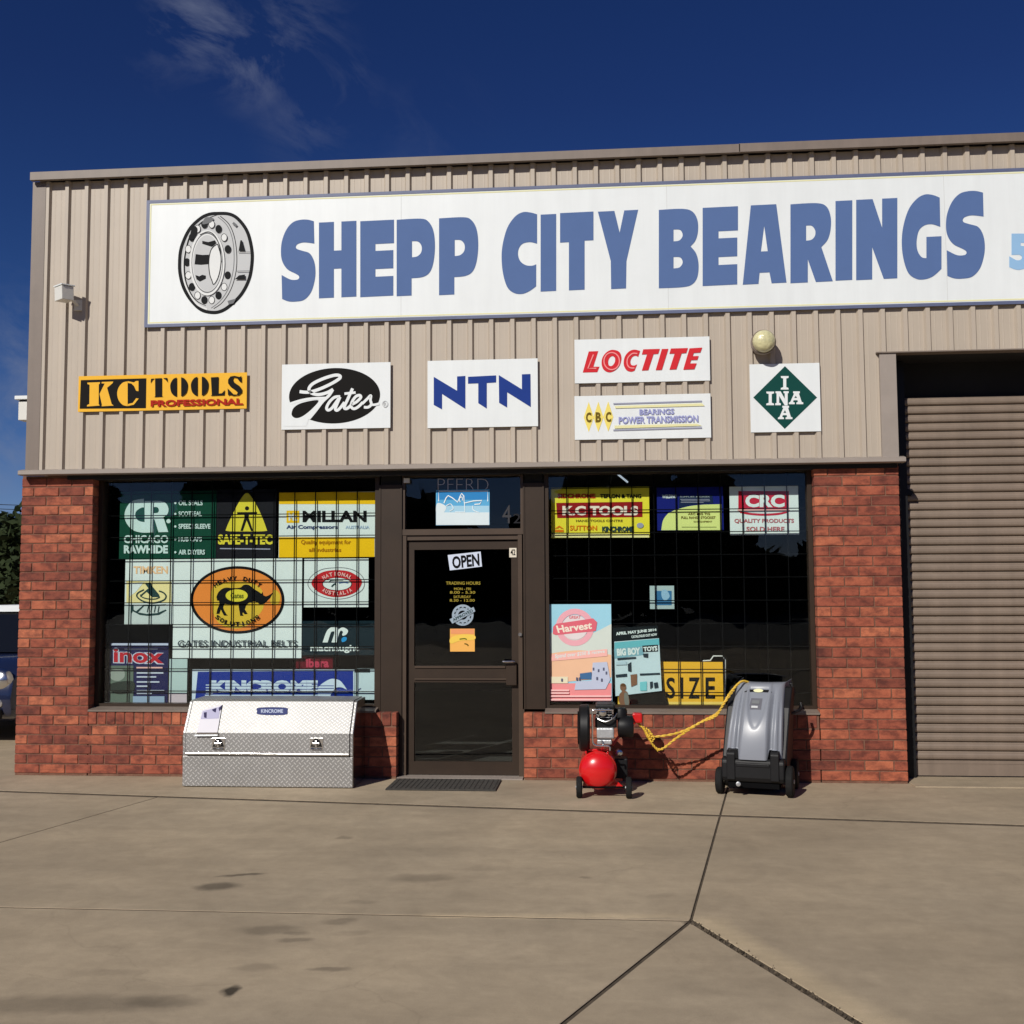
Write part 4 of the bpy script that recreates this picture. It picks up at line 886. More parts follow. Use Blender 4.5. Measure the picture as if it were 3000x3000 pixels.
# 6 red oval poster
CR = pc('oval_red', (196, 40, 46)); CP = pc('oval_pink', (240, 186, 180)); S6b = (880, 1630, 9.2)
o, q = poster('small white poster with a red lens-shaped emblem, right of the rhinoceros poster', (100, 60, 1835, 1370), S6b, WH, Y=YP)
q.poly('emblem', K4, [(195,720),(300,520),(560,350),(900,300),(1250,310),(1550,420),(1720,620),(1700,880),(1450,1060),(1150,1150),(800,1150),(450,1040),(250,880)], [[(212,722),(310,530),(565,368),(900,318),(1245,328),(1538,434),(1702,625),(1682,868),(1440,1042),(1150,1132),(805,1132),(460,1026),(266,870)]])
q.poly('emblem', CR, [(300,700),(420,530),(640,410),(950,370),(1280,400),(1520,520),(1660,680),(1560,900),(1380,1020),(1100,1090),(780,1080),(500,970),(350,840)])
q.ell('emblem', WH, 990, 745, 400, 175, n=40); q.ell('emblem', PB, 990, 745, 400, 175, hole=.95, n=40)
q.stroke('emblem', DG, [(770,700),(830,650),(1000,640),(1150,640)], 26); q.stroke('emblem', DG, [(840,820),(900,760),(950,735)], 44); q.stroke('emblem', pc('steel_blue', (80, 110, 160)), [(1040,720),(1180,700),(1290,720)], 30)
arc_text(q, CP, 'NATIONAL', 990, 760, 480, 290, 145, 35, 105); arc_text(q, CP, 'AUSTRALIA', 990, 720, 480, 280, 216, 324, 105)
q.done()
# 7 dark teal poster
o, q = poster('very dark teal poster with a rounded white letter m above small white lettering', (545, 800, 1395, 1205), ZD, pc('poster_teal', (14, 36, 44)), Y=YP+.001)
q.poly('emblem', WH, [(785,1055,c),(830,930),(870,885),(920,872),(965,885),(970,905,c),(1010,880),(1050,885),(1085,915),(1070,955),(1035,975),(1015,965),(1025,930),(990,925),(950,1055,c),(890,1055,c),(925,940),(905,925),(880,945),(845,1055,c)])
q.poly('emblem', pc('bright_blue', (40, 150, 214)), [(1015,1050),(1010,1010),(1040,990),(1070,1000),(1060,1035)])
q.text('lettering', WH, 'macnaught', 640, 1085, 1215, 1180, bold=.03); q.done()
o, q = poster('dark red box front with faint pink lettering, low behind the blue banner', (470, 1222, 905, 1362), ZD, pc('box_red', (96, 8, 24)), Y=YP+.05, name='display_box', cat='box', th=.22)
q.text('lettering', pc('pink_text', (190, 60, 84)), 'ibera', 590, 1245, 860, 1350, bold=.04); q.done()
# 8 navy poster
NV = pc('poster_navy', (22, 26, 78)); IR = pc('heading_red', (186, 26, 44)); LB = pc('line_white', (196, 204, 222))
o, q = poster('navy poster with slanted red heading and grey photo, bottom left of the left window', (75, 1018, 748, 1745), ZC, NV, Y=YP)
q.rect('band', LB, 95, 1022, 745, 1046)
q.text('lettering', LB, 'inox', 118, 1072, 700, 1250, bold=.06, dy=14); q.text('lettering', IR, 'inox', 126, 1080, 692, 1240, bold=.03, dy=14)
q.rect('line', LB, 250, 1082, 625, 1094); q.rect('line', CP, 385, 1290, 680, 1308)
q.rect('photo', pc('photo_grey', (96, 112, 100)), 82, 1275, 350, 1742); q.poly('photo', pc('photo_pale', (150, 160, 150)), [(90,1330),(230,1320),(250,1400),(180,1450),(95,1420)]); q.poly('photo', pc('photo_dark', (44, 54, 48)), [(95,1480),(340,1450),(350,1560),(200,1600),(90,1560)])
for y_, x1 in ((1350, 690), (1395, 610), (1452, 645), (1500, 520), (1552, 700), (1580, 560)): q.rect('line', LB, 388, y_, x1, y_+16)
q.rect('photo', pc('photo_blue', (150, 172, 196)), 345, 1622, 702, 1734); q.done()
# 9 paper sheet
o, q = poster('plain pale green-white paper sheet right of the navy poster', (748, 1200, 958, 1742), ZC, pc('paper_green', (184, 206, 202)), Y=YP+.004, name='paper_sheet', cat='paper')
q.rect('band', pc('paper_pink', (206, 190, 196)), 750, 1590, 955, 1740); q.done()
# 10 blue banner
KB = pc('banner_blue', (10, 46, 140)); KW = pc('banner_white', (206, 222, 234))
o, q = poster('wide royal blue banner with striped white lettering above the aluminium toolbox', (1015, 1318, 2852, 1700), ZC, KW, Y=.214, name='banner', cat='banner')
q.poly('panel', KB, [(1080,1345),(2838,1335),(2838,1650),(1050,1655)], smooth=False)
q.text('lettering', KW, 'KINCROME', 1235, 1440, 2440, 1585, bold=.07, dy=0)
for y_ in (1490, 1520, 1550, 1580): q.rect('line', KW, 1170, y_, 1250, y_+10)
for y_ in (1470, 1505, 1540, 1575): q.rect('line', KB, 1235, y_, 2440, y_+5)
q.poly('emblem', KW, [(2440,1520,c),(2500,1470),(2590,1425),(2680,1440),(2730,1490),(2770,1550,c),(2700,1520),(2640,1530),(2600,1580),(2570,1640,c),(2440,1640,c)])
for y_ in (1500, 1530, 1560, 1590): q.rect('line', KB, 2430, y_, 2620, y_+8)
q.rect('line', KW, 1160, 1605, 2440, 1616); q.text('lettering', pc('ink_grey_dark', 0), 'QUALITY TOOLS', 1300, 1625, 2300, 1650, bold=.02); q.done()
o, q = poster('white carton with a small blue pencil mark between the banner and the left post', (1160, 1372, 1400, 1730), ZD, pc('carton', (196, 216, 220)), Y=.22, name='carton', cat='box', th=.12)
q.stroke('mark', BL, [(1185,1650),(1215,1610),(1240,1600)], 14); q.rect('mark', pc('carton_dark', (30, 44, 50)), 1150, 1374, 1345, 1410); q.done()
# --- door and transom
ZE = (1100, 1360, 3.864); ZF = (1150, 1800, 3.5133); YG = PY+.038
GA = pc('grey_ink', (205, 205, 215))
e = empty('window_lettering', (3.8, YG, 2.5), 'faint outlined grey word over the blue picture above the door', 'sign')
q = Print(e, YG, *ZE)
q.text('lettering', GA, 'PFERD', 705, 165, 1278, 298, bold=-.03); q.done()
o, q = poster('blue and white square picture with outlined horses above the door', (685, 288, 1292, 690), ZE, pc('sky_blue_print', (96, 176, 222)), Y=YG-.002)
q.rect('band', pc('mid_blue_print', (52, 136, 200)), 700, 300, 1278, 400); q.rect('band', pc('pale_blue_print', (170, 214, 236)), 688, 470, 1288, 570); q.rect('band', pc('white_blue_print', (222, 236, 240)), 686, 545, 1288, 688)
q.poly('drawing', pc('white_blue_print', 0), [(700,440),(800,480),(760,560),(690,560)])
LW = pc('line_bright', (240, 250, 252))
q.stroke('drawing', LW, [(715,420),(715,305),(1270,305),(1270,420)], 10, smooth=False)
q.stroke('drawing', LW, [(775,440),(800,380),(822,355),(870,380),(930,430),(960,360),(975,330),(1000,360),(1005,440),(1110,415),(1205,410),(1180,450),(1120,455)], 12, smooth=False)
q.stroke('drawing', LW, [(1008,430),(1010,540),(900,540)], 9, smooth=False); q.stroke('drawing', LW, [(960,430),(950,390),(978,370),(985,410)], 9); q.stroke('drawing', LW, [(800,470),(850,450),(880,500),(840,530)], 8); q.stroke('drawing', LW, [(1100,470),(1110,520),(1170,545)], 8); q.done()
e = empty('house_number', (4.1, YG, 2.3), 'dim grey number 42 on the glass above the door', 'sign')
q = Print(e, YG, *ZE); q.text('digit', pc('dim_grey', (66, 66, 70)), '4', 1436, 462, 1535, 668, bold=.0); q.text('digit', pc('dimmer_grey', (40, 40, 44)), '2', 1560, 560, 1645, 668, bold=0); q.done()
YD = DY + .015
o, q = poster('tilted white OPEN sign on the door glass', None, ZE, pc('open_white', (214, 224, 242)), Y=YD, quad=[(818,1028),(1190,988),(1206,1158),(842,1202)], name='open_sign', cat='sign')
q.text('lettering', PB, 'OPEN', 0, 0, 1, 1, bold=.035, quad=[(862,1045),(1172,1008),(1180,1150),(876,1186)]); q.done()
e = empty('opening_hours', (3.8, YD, 1.9), 'yellow lines of trading hours lettered on the door glass', 'sign')
q = Print(e, YD, *ZE); YT = pc('hours_yellow', (168, 150, 60))
for s_, xa, xb, ya, yb in (('TRADING HOURS', 798, 1188, 1328, 1364), ('MON - FRI', 890, 1080, 1396, 1426), ('8.00 - 5.30', 842, 1130, 1436, 1466), ('SATURDAY', 884, 1080, 1486, 1516), ('8.30 - 12.00', 840, 1124, 1526, 1556)):
    q.text('lettering', YT, s_, xa, ya, xb, yb, bold=.012)
q.done()
SV = pc('sticker_silver', (160, 176, 190))
e = empty('round_sticker', (3.8, YD, 1.6), 'round silver sticker with a slanted banner on the door glass', 'sticker')
q = Print(e, YD, *ZE); q.ell('ring', SV, 988, 1708, 122, 120, hole=.80); q.ell('ring', SV, 988, 1708, 84, 84, hole=.62)
for a_ in range(0, 360, 30):
    ca, sa = math.cos(math.radians(a_)), math.sin(math.radians(a_)); q.stroke('ring', SV, [(988+84*ca, 1708+84*sa), (988+100*ca, 1708+100*sa)], 22, smooth=False)
q.poly('banner', SV, [(838,1755),(1110,1615),(1130,1665),(870,1805)], smooth=False); q.text('lettering', DG, 'APPROVED', 0, 0, 1, 1, bold=.03, quad=[(868,1752),(1092,1637),(1108,1668),(884,1784)]); q.done()
o, q = poster('orange square sticker low on the upper door glass', (592, 147, 846, 382), ZF, pc('sticker_orange', (246, 184, 96)), Y=YD, name='square_sticker', cat='sticker')
q.rect('band', pc('sticker_peach', (240, 160, 110)), 600, 150, 840, 200); q.poly('band', pc('sticker_yellow', (246, 208, 92)), [(600,240),(720,205),(840,215),(840,260),(700,270),(600,300)])
q.stroke('mark', pc('olive_text', 0), [(690,255),(740,250),(765,258)], 12); q.stroke('mark', pc('brown_ink', 0), [(740,300),(770,310),(778,325)], 12); q.done()
o, q = poster('tiny white number label in the top right corner of the door glass', (1515, 948, 1596, 1054), ZE, pc('label_cream', (232, 224, 206)), Y=YD-.02, name='number_label', cat='sticker')
q.text('lettering', PB, '42', 1528, 962, 1584, 1030, bold=.02); q.done()
# --- right window
ZG = (1560, 1380, 4.391); ZH = (2000, 1380, 4.293); ZI = ZG[:0] + (1560, 1700, 4.391); ZJ = (1900, 1700, 3.864)
KY = pc('poster_yellow', (238, 224, 62)); KR = pc('band_red', (150, 26, 30)); CRM = pc('cream_text', (246, 232, 214))
o, q = poster('yellow poster with a red band of cream capitals, top left of the right window', (240, 208, 1503, 858), ZG, KY)
q.poly('band', KR, [(305,410),(1415,395),(1415,592),(318,605)], smooth=False)
q.text('lettering', CRM, 'K.C TOOLS', 385, 448, 1360, 570, bold=.05)
q.text('lettering', pc('text_red', (190, 40, 34)), 'SIDCHROME', 322, 290, 810, 352, bold=.05); q.text('lettering', PB, 'TEFLON & TANG', 870, 296, 1400, 350, bold=.04)
q.text('lettering', BRN, 'HAND TOOLS CENTRE', 560, 625, 1160, 655); q.poly('emblem', pc('text_orange', (226, 120, 20)), [(285,740),(345,700),(405,745),(360,735),(345,722),(328,736)], smooth=False); q.rect('emblem', pc('text_orange', 0), 292, 755, 400, 785)
q.text('lettering', pc('text_orange', 0), 'SUTTON', 480, 700, 830, 765, bold=.02); q.text('lettering', DG, 'KINCHROME', 895, 712, 1302, 782, bold=.06); q.ell('emblem', GRY, 1385, 700, 45, 34, n=20); q.rect('band', pc('cream_band', (240, 232, 160)), 244, 806, 1500, 855); q.done()
S4b = (1900, 1420, 8.05)
o, q = poster('navy poster with pale lime lower sweep, between the yellow and the red badge posters', (200, 60, 1765, 1075), S4b, pc('deep_blue', (20, 30, 116)), Y=YP+.001)
LM = pc('lime_print', (222, 232, 140))
q.poly('band', LM, [(300,1073,c),(340,850),(440,700),(550,630),(750,560),(1000,500),(1300,470,c),(1720,460,c),(1720,1070,c)])
q.poly('band', pc('navy_sweep', (24, 40, 74)), [(720,560,c),(720,300,c),(1500,240,c),(1530,440,c),(1100,465),(850,510)])
q.text('lettering', WH, 'WELDING', 320, 235, 660, 320, bold=.04); q.text('lettering', pc('grey_text_l', (150, 160, 160)), 'SUPPLIES & GASES', 740, 270, 1440, 300, bold=.02)
for y_, x0_, x1_ in ((340, 750, 1440), (375, 770, 1450), (410, 760, 1300)): q.rect('line', GRY, x0_, y_, x1_, y_+12)
q.text('lettering', BRN, 'ARC MIG TIG', 930, 665, 1450, 715, bold=.02); q.text('lettering', BRN, 'FULL RANGE STOCKIST', 770, 745, 1580, 805, bold=.02); q.text('lettering', BRN, 'GAS EQUIPMENT', 1060, 850, 1500, 895, bold=.01); q.rect('line', pc('olive_line', (150, 160, 90)), 780, 990, 1600, 1000); q.done()
o, q = poster('white poster with a red bowed badge of capitals, top right of the right window', (592, 182, 1458, 803), ZH, WH)
R3 = pc('badge_red3', (196, 30, 52))
q.rect('emblem', R3, 700, 252, 1335, 482); q.poly('emblem', R3, [(700,500,c),(850,525),(1020,535),(1200,525),(1350,498,c),(1320,525,c),(1200,552),(1020,562),(850,552),(725,528,c)])
q.rect('line', CP, 690, 482, 1345, 500); q.text('lettering', WH, 'CRC', 788, 296, 1282, 456, bold=.05)
q.text('lettering', pc('muted_red', (186, 100, 104)), 'QUALITY PRODUCTS', 650, 600, 1400, 660, bold=.03); q.text('lettering', pc('muted_red', 0), 'SOLD HERE', 800, 700, 1280, 760, bold=.03); q.done()
o, q = poster('small blue and white square card hanging mid-height in the right window', (15, 62, 290, 325), ZJ, pc('card_white', (176, 196, 196)), name='card', cat='card')
q.rect('photo', pc('card_blue', (60, 116, 160)), 80, 120, 262, 282); q.poly('photo', pc('card_pale', (150, 190, 214)), [(150,120),(200,110),(240,180),(190,230),(150,190)]); q.done()
# harvest poster on the glass
YH = PY+.040
o, q = poster('tall sky blue and pink poster with a round badge, lower left of the right window', (180, 308, 1018, 1558), ZI, pc('harvest_blue', (160, 214, 232)), Y=YH)
q.poly('background', pc('harvest_mist', (214, 224, 214)), [(180,700,c),(400,640),(700,700),(1015,560,c),(1015,1000,c),(180,1000,c)]); q.poly('background', pc('harvest_peach', (242, 196, 160)), [(182,950,c),(600,900),(1015,960,c),(1015,1250,c),(182,1330,c)])
q.rect('background', pc('harvest_pink', (240, 150, 150)), 182, 1325, 1016, 1556)
HP = pc('badge_pink', (240, 176, 186)); HR = pc('badge_red', (226, 110, 124))
q.ell('badge', HP, 545, 605, 245, 240, hole=.70, n=48); q.ell('badge', pc('badge_cream', (232, 222, 222)), 545, 605, 168, 160); q.poly('badge', HR, [(265,600),(300,560),(780,490),(832,540),(815,650),(760,660),(300,705),(262,690)], smooth=False)
q.text('lettering', CRM, 'Harvest', 0, 0, 1, 1, bold=.03, quad=[(300,585),(765,530),(765,625),(330,680)]); q.text('lettering', HR, 'GREAT', 470, 455, 620, 495, bold=.02)
q.poly('banner', pc('banner_pink', (250, 190, 180)), [(250,955),(960,885),(965,975),(240,1040)], smooth=False); q.text('lettering', WH, 'Spend over $250 & receive', 0, 0, 1, 1, bold=.02, quad=[(290,950),(930,890),(930,945),(290,1020)])
q.rect('photo', pc('photo_cream', (236, 228, 196)), 185, 1240, 455, 1325); q.poly('photo', pc('photo_steel', (70, 112, 156)), [(610,1200,c),(760,1180,c),(762,1270,c),(610,1275,c)]); q.poly('photo', pc('photo_cool', (196, 204, 224)), [(775,1060,c),(960,1050,c),(1000,1280,c),(940,1400,c),(540,1410,c),(560,1300,c),(760,1290,c)])
for x_, y_ in ((785,1150),(850,1170),(915,1150),(950,1200),(570,1275),(605,1275),(220,1305),(378,1290),(890,1290),(830,1270)): q.rect('photo', pc('photo_ink', (96, 100, 124)), x_-10, y_-26, x_+12, y_+12)
for y_ in (1405, 1440, 1480, 1525): q.rect('line', pc('line_rose', (250, 200, 196)), 190, y_, 1010 if y_ > 1450 else 470, y_+22)
q.done()
# toys catalogue
o, q = poster('tilted black and turquoise catalogue poster propped beside the harvest poster', None, ZI, pc('catalogue_black', (12, 22, 26)), Y=.170, quad=[(1035,612),(1612,585),(1668,1425),(1062,1498)])
q.poly('page', pc('page_ice', (204, 224, 228)), [(1052,790),(1628,745),(1664,1422),(1068,1490)], smooth=False)
q.poly('page', pc('page_turquoise', (110, 190, 198)), [(1055,800),(1628,750),(1632,835),(1056,880)], smooth=False); q.poly('page', pc('page_turquoise2', (130, 178, 190)), [(1050,880),(1400,850),(1440,960),(1056,1010)], smooth=False)
q.text('lettering', WH, 'APRIL MAY JUNE 2014', 0, 0, 1, 1, bold=.05, quad=[(1070,668),(1592,618),(1598,660),(1078,722)]); q.text('lettering', WH, 'CATALOGUE OUT NOW', 0, 0, 1, 1, bold=.04, quad=[(1270,712),(1600,680),(1602,712),(1276,746)])
q.text('lettering', WH, 'BIG BOY', 0, 0, 1, 1, bold=.06, quad=[(1082,880),(1385,862),(1390,955),(1090,975)]); q.poly('page', PB, [(1412,842),(1612,828),(1616,915),(1420,925)], smooth=False); q.text('lettering', WH, 'TOYS', 0, 0, 1, 1, bold=.05, quad=[(1424,858),(1604,842),(1608,905),(1430,918)])
DK = pc('photo_darkblue', (36, 52, 62)); TQ = pc('photo_turq', (120, 200, 204)); SKN = pc('photo_brown', (130, 96, 72))
for pts, m_ in (([(1090,1000),(1330,985),(1335,1010),(1095,1030)], DK), ([(1420,945),(1490,940),(1488,998),(1430,990)], DK), ([(1225,1080),(1270,1050),(1275,1180),(1230,1170)], DK), ([(1070,1215),(1215,1200),(1218,1240),(1075,1250)], DK), ([(1380,1200),(1640,1190),(1640,1212),(1382,1225)], DK),
                ([(1260,1215),(1345,1205),(1345,1340),(1270,1370)], SKN), ([(1380,1310),(1470,1300),(1470,1420),(1385,1420)], TQ), ([(1560,1320),(1610,1310),(1620,1380),(1570,1390)], DK), ([(1510,1310),(1545,1300),(1548,1370),(1515,1400)], DK), ([(1070,1050),(1210,1040),(1212,1085),(1072,1090)], pc('page_pale2', (176, 204, 210)))):
    q.poly('photo', m_, pts, smooth=False)
q.done()
MB().prism([(p.x, p.z) for p in [at(a/4.391+1560, b/4.391+1700, y=.19) for a, b in ((1240,1450),(1690,1400),(1740,1600),(1235,1605))]], .19, .205, 'y').build('easel_board', pc('board_black', 0))
tag(bpy.data.objects['easel_board'], 'black easel board leaning behind the tilted catalogue poster', 'easel')
# cut-out figure at the poster foot
cf = [(1130,1345),(1160,1325),(1195,1340),(1205,1390),(1190,1420),(1225,1450),(1245,1600),(1130,1600),(1115,1480),(1150,1430),(1130,1400)]
o = MB().prism([(p.x, p.z) for p in [at(a/4.391+1560, b/4.391+1700, y=.160) for a, b in crom(cf, True, 4)]], .160, .163, 'y').build('cardboard_cutout', SKN)
tag(o, 'small brown cardboard cut-out figure at the foot of the tilted catalogue poster', 'cutout')
q = Print(o, .159, *ZI); q.poly('shirt', pc('shirt_grey', (120, 122, 112)), [(1180,1460),(1225,1460),(1240,1595),(1190,1595)]); q.poly('hair', pc('hair_brown', (96, 66, 40)), [(1130,1355),(1165,1328),(1198,1345),(1190,1365),(1150,1362)]); q.done()
# oversize sign
e, q = poster('large yellow sign reading SIZE with thin white frame, leaning low in the right window', None, ZJ, pc('road_yellow', (246, 186, 52)), Y=.236, quad=[(-330,920),(850,925),(848,1445),(-350,1448)], name='oversize_sign', cat='sign')
q.rect('band', pc('road_pale', (250, 216, 110)), -340, 1375, 846, 1442)
for ch, xa, xb in (('O',-300,-180),('V',-160,-50),('E',-20,70),('R',95,190),('S',200,300),('I',358,392),('Z',452,578),('E',645,752)): q.text('letter', PB, ch, xa, 1100, xb, 1338, bold=.018)
q.done()
MB().tube([at(a/3.864+1900, b/3.864+1700, y=.238) for a, b in ((610,912),(700,908),(735,858),(835,858),(868,900),(868,1440))], .006, 8).build('frame', M['offwhite'], e, smooth=True)
# fluorescent tube on the shop ceiling
a, b = at(1801, 1382, y=.30), at(1838, 1412, y=.62)
e = empty('ceiling_light', ((a.x+b.x)/2, (a.y+b.y)/2, 2.62), 'fluorescent tube glimpsed on the ceiling through the right window', 'lamp')
tm = mat('tube_glow', (.8, .8, .8), .4); tm.node_tree.nodes['Principled BSDF'].inputs['Emission Color'].default_value = (.75, .85, 1, 1); tm.node_tree.nodes['Principled BSDF'].inputs['Emission Strength'].default_value = .55
MB().cyl(a, b, .009, n=10).build('tube', tm, e, smooth=True)
MB().cyl(a + Vector((0, 0, .015)), b + Vector((0, 0, .015)), .010, n=6).build('batten', M['dark'], e)

# ------------------------------------------------------------------ door mat
o = MB().box(3.247, 4.160, -.535, -.038, .001, .013).build('door_mat', M['matm'], bevel=.004); tag(o, 'dark ribbed doormat lying in front of the glass door', 'mat')
for k in range(22): MB().box(3.27 + k*.0405, 3.27 + k*.0405 + .018, -.515, -.058, .0131, .0165).build('rib', M['matm'], o)

# ------------------------------------------------------------------ aluminium toolbox
TX0, TX1 = 1.503, 2.962
tb = empty('toolbox', (2.23, -.25, 0), 'large aluminium tread plate truck toolbox with sloped lid, standing under the left window', 'toolbox')
Y0, YB = -.474, -.020
MB().prism([(Y0, .006), (Y0, .258), (YB, .258), (YB, .006)], TX0, TX1-.0015).build('body', M['tread'], tb, bevel=.004)
lidp = [(Y0-.004, .266), (Y0-.012, .272), (Y0-.010, .452), (-.334, .702), (-.30, .712), (YB, .716), (YB, .266)]
MB().prism(lidp, TX0+.028, TX1-.028).build('lid', M['tread'], tb, bevel=.003)
endp = [(Y0, .262), (Y0, .449), (-.330, .697), (-.298, .706), (YB, .710), (YB, .262)]
MB().prism(endp, TX0, TX0+.024).build('end_panel', M['tread'], tb, bevel=.003)
ep = MB().prism(endp, TX1-.024, TX1-.0015).build('end_panel', M['tread'], tb, bevel=.003)
M['polish'] = mat('polished_side', (.50, .49, .47), .16, metal=1, var=.05, vscale=6)
MB().prism([(Y0+.003, .012), (Y0+.003, .447), (-.331, .693), (-.299, .702), (YB-.004, .706), (YB-.004, .012)], TX1-.001, TX1+.0015).build('side_sheet', M['polish'], tb)
MB().box(TX0+.03, TX1-.03, Y0-.020, Y0-.013, .268, .286).build('lip', M['chrome'], tb, bevel=.002)
MB().box(TX0+.01, TX1-.01, Y0+.01, YB-.01, .2585, .2655).build('seal', M['rubber'], tb)
for u_ in (640, 927):
    p = at(u_, 2178, y=Y0-.014); x_, z_ = p.x, p.z
    l = MB().box(x_-.056, x_+.056, Y0-.0155, Y0-.0125, z_-.050, z_+.045).build('latch', M['chrome'], tb, bevel=.001)
    MB().prism([(x_-.050, z_-.028), (x_-.030, z_+.022), (x_-.012, z_+.040), (x_+.012, z_+.040), (x_+.030, z_+.022), (x_+.050, z_-.028)], Y0-.018, Y0-.0158, 'y').build('recess', M['blackp'], l)
    MB().rbox((x_, Y0-.026, z_-.002), (.060, .014, .022)).rbox((x_, Y0-.022, z_-.002), (.018, .02, .05)).build('handle', M['chrome'], l, bevel=.003)
    MB().rbox((x_+.012, Y0-.0345, z_-.002), (.012, .004, .012)).build('key_barrel', M['blackp'], l)
    MB().prism([(Y0-.0160, z_-.034), (Y0-.030, z_-.046), (Y0-.016, z_-.048)], x_-.045, x_+.045).build('lip', M['chrome'], l)
# things on the sloped lid
SN = Vector((0, -(.702-.452), (-.334+.484))).normalized(); SP = Vector((0, Y0-.010, .452))
def on_slope(u, v, d=0.):
    dr = CAM_R @ Vector(((u-1500)/FPX, -(v-1500)/FPX, -1)); t_ = ((SP + SN*d) - CAM_C).dot(SN)/dr.dot(SN); return CAM_C + dr*t_
def sheet_slope(name, m, pts, d0, d1, parent):
    ps = [on_slope(x_/2.576+500, y_/2.576+2000, d0) for x_, y_ in pts]; qs = [on_slope(x_/2.576+500, y_/2.576+2000, d1) for x_, y_ in pts]; n = len(ps)
    return MB().add(ps + qs, [(i, (i+1) % n, n+(i+1) % n, n+i) for i in range(n)] + [tuple(range(n)), tuple(range(2*n-1, n-1, -1))]).build(name, m, parent)
sheet_slope('badge', pc('badge_blue', (66, 74, 120)), crom([(668,188),(865,188),(880,212),(862,242),(670,240),(652,215)], True, 4), .001, .004, tb)
def slope_text(parent, name, m, s_, quad, d, bold=.03):
    vs, fs = text_mesh(s_, bold); tl, tr_, br, bl = quad
    def W(x, y):
        y = 1-y; return [(1-y)*((1-x)*tl[i]+x*tr_[i]) + y*((1-x)*bl[i]+x*br[i]) for i in (0, 1)]
    MB().add([on_slope(W(*v)[0]/2.576+500, W(*v)[1]/2.576+2000, d) for v in vs], fs).build(name, m, parent, fix=False)
slope_text(tb, 'lettering', pc('badge_text', (190, 200, 224)), 'KINCROME', [(682,200),(848,200),(848,228),(682,228)], .006)
br_ = sheet_slope('leaflet', pc('leaflet_white', (232, 230, 236)), [(235,205),(388,163),(352,378),(198,378)], .006, .010, None)
tag(br_, 'folded product leaflet in a clear holder propped on the left end of the toolbox lid', 'leaflet')
def sm_(nm, m, pts, d): sheet_slope(nm, m, pts, d, d+.001, br_)
sm_('picture', pc('leaflet_lilac', (190, 188, 214)), [(242,215),(375,180),(362,270),(226,275)], .011)
sm_('picture', pc('leaflet_ink', (60, 56, 90)), [(362,190),(386,170),(380,200),(366,215)], .0125); sm_('picture', pc('leaflet_ink', 0), [(312,202),(345,190),(340,225),(318,215)], .0125); sm_('picture', pc('leaflet_ink', 0), [(250,225),(272,222),(270,268),(252,262)], .0125)
sm_('holder', M['bronze2'], [(196,376),(354,376),(353,388),(196,388)], .012); sm_('holder', M['white'], [(180,392),(354,390),(354,402),(180,404)], .010)

# ------------------------------------------------------------------ petrol air compressor
cp_ = empty('air_compressor', (5.02, -.5, 0), 'red tank wheeled air compressor with black and silver motor, below the harvest poster', 'compressor')
tc_ = at(1752, 2258, y=-.62); tx, tz, tr_ = tc_.x, .208, .146
prof = [(0, .0)] + [(.085*(1-math.cos(a)), tr_*math.sin(a)) for a in [PI/2*i/10 for i in range(1, 11)]] + [(.50, tr_)] + [(.50 + .085*math.sin(a), tr_*math.cos(a)) for a in [PI/2*i/8 for i in range(1, 9)]]
tk = MB().lathe((tx, -.80, tz), (0, 1, 0), prof, 40).build('tank', M['red'], cp_, smooth=True)
MB().lathe((tx, -.722, tz), (0, 1, 0), [(0, tr_+.001), (.004, tr_+.004), (.010, tr_+.001)], 40).build('weld_seam', M['red'], tk, smooth=True)
MB().box(tx-.10, tx+.085, -.66, -.30, .352, .366).box(tx-.10, tx-.088, -.66, -.30, .326, .352).box(tx+.073, tx+.085, -.66, -.30, .326, .352).build('mount_plate', M['red'], tk, bevel=.003)
for y_ in (-.68, -.34):
    MB().prism([(tx-.125, .07), (tx-.105, .16), (tx-.07, .10), (tx+.07, .10), (tx+.105, .16), (tx+.20, .075), (tx+.20, .06), (tx-.125, .06)], y_, y_+.012, 'y').build('foot_bracket', M['red'], cp_)
MB().cyl((tx-.13, -.76, .084), (tx+.21, -.76, .084), .009, n=10).build('axle', M['steelbar'], cp_, smooth=True)
def wheel(parent, c_, ax, r, wd, rimm=M['steelbar']):
    c_ = Vector(c_); ax = Vector(ax).normalized()
    t_ = MB().lathe(c_ - ax*wd/2, ax, [(0, r*.62), (0, r*.9), (wd*.16, r*.985), (wd*.5, r), (wd*.84, r*.985), (wd, r*.9), (wd, r*.62)], 28).build('wheel', M['rubber'], parent, smooth=True)
    MB().lathe(c_ - ax*(wd*.46+.002), ax, [(0, r*.2), (.004, r*.58), (wd*.9, r*.58), (wd*.92+.004, r*.2)], 24).build('rim', rimm, t_, smooth=True)
    MB().cyl(c_ - ax*(wd*.5+.006), c_ + ax*(wd*.5+.006), r*.14, n=12).build('hub', M['castal'], t_, smooth=True)
for u_ in (1697, 1842):
    x_ = at(u_, 2300, y=-.76).x; wheel(cp_, (x_, -.76, .084), (1, 0, 0), .083, .045)
for x_ in (tx-.09, tx+.12): MB().cyl((x_, -.30, .0), (x_, -.30, .11), .018, n=12).build('foot', M['rubber'], cp_)
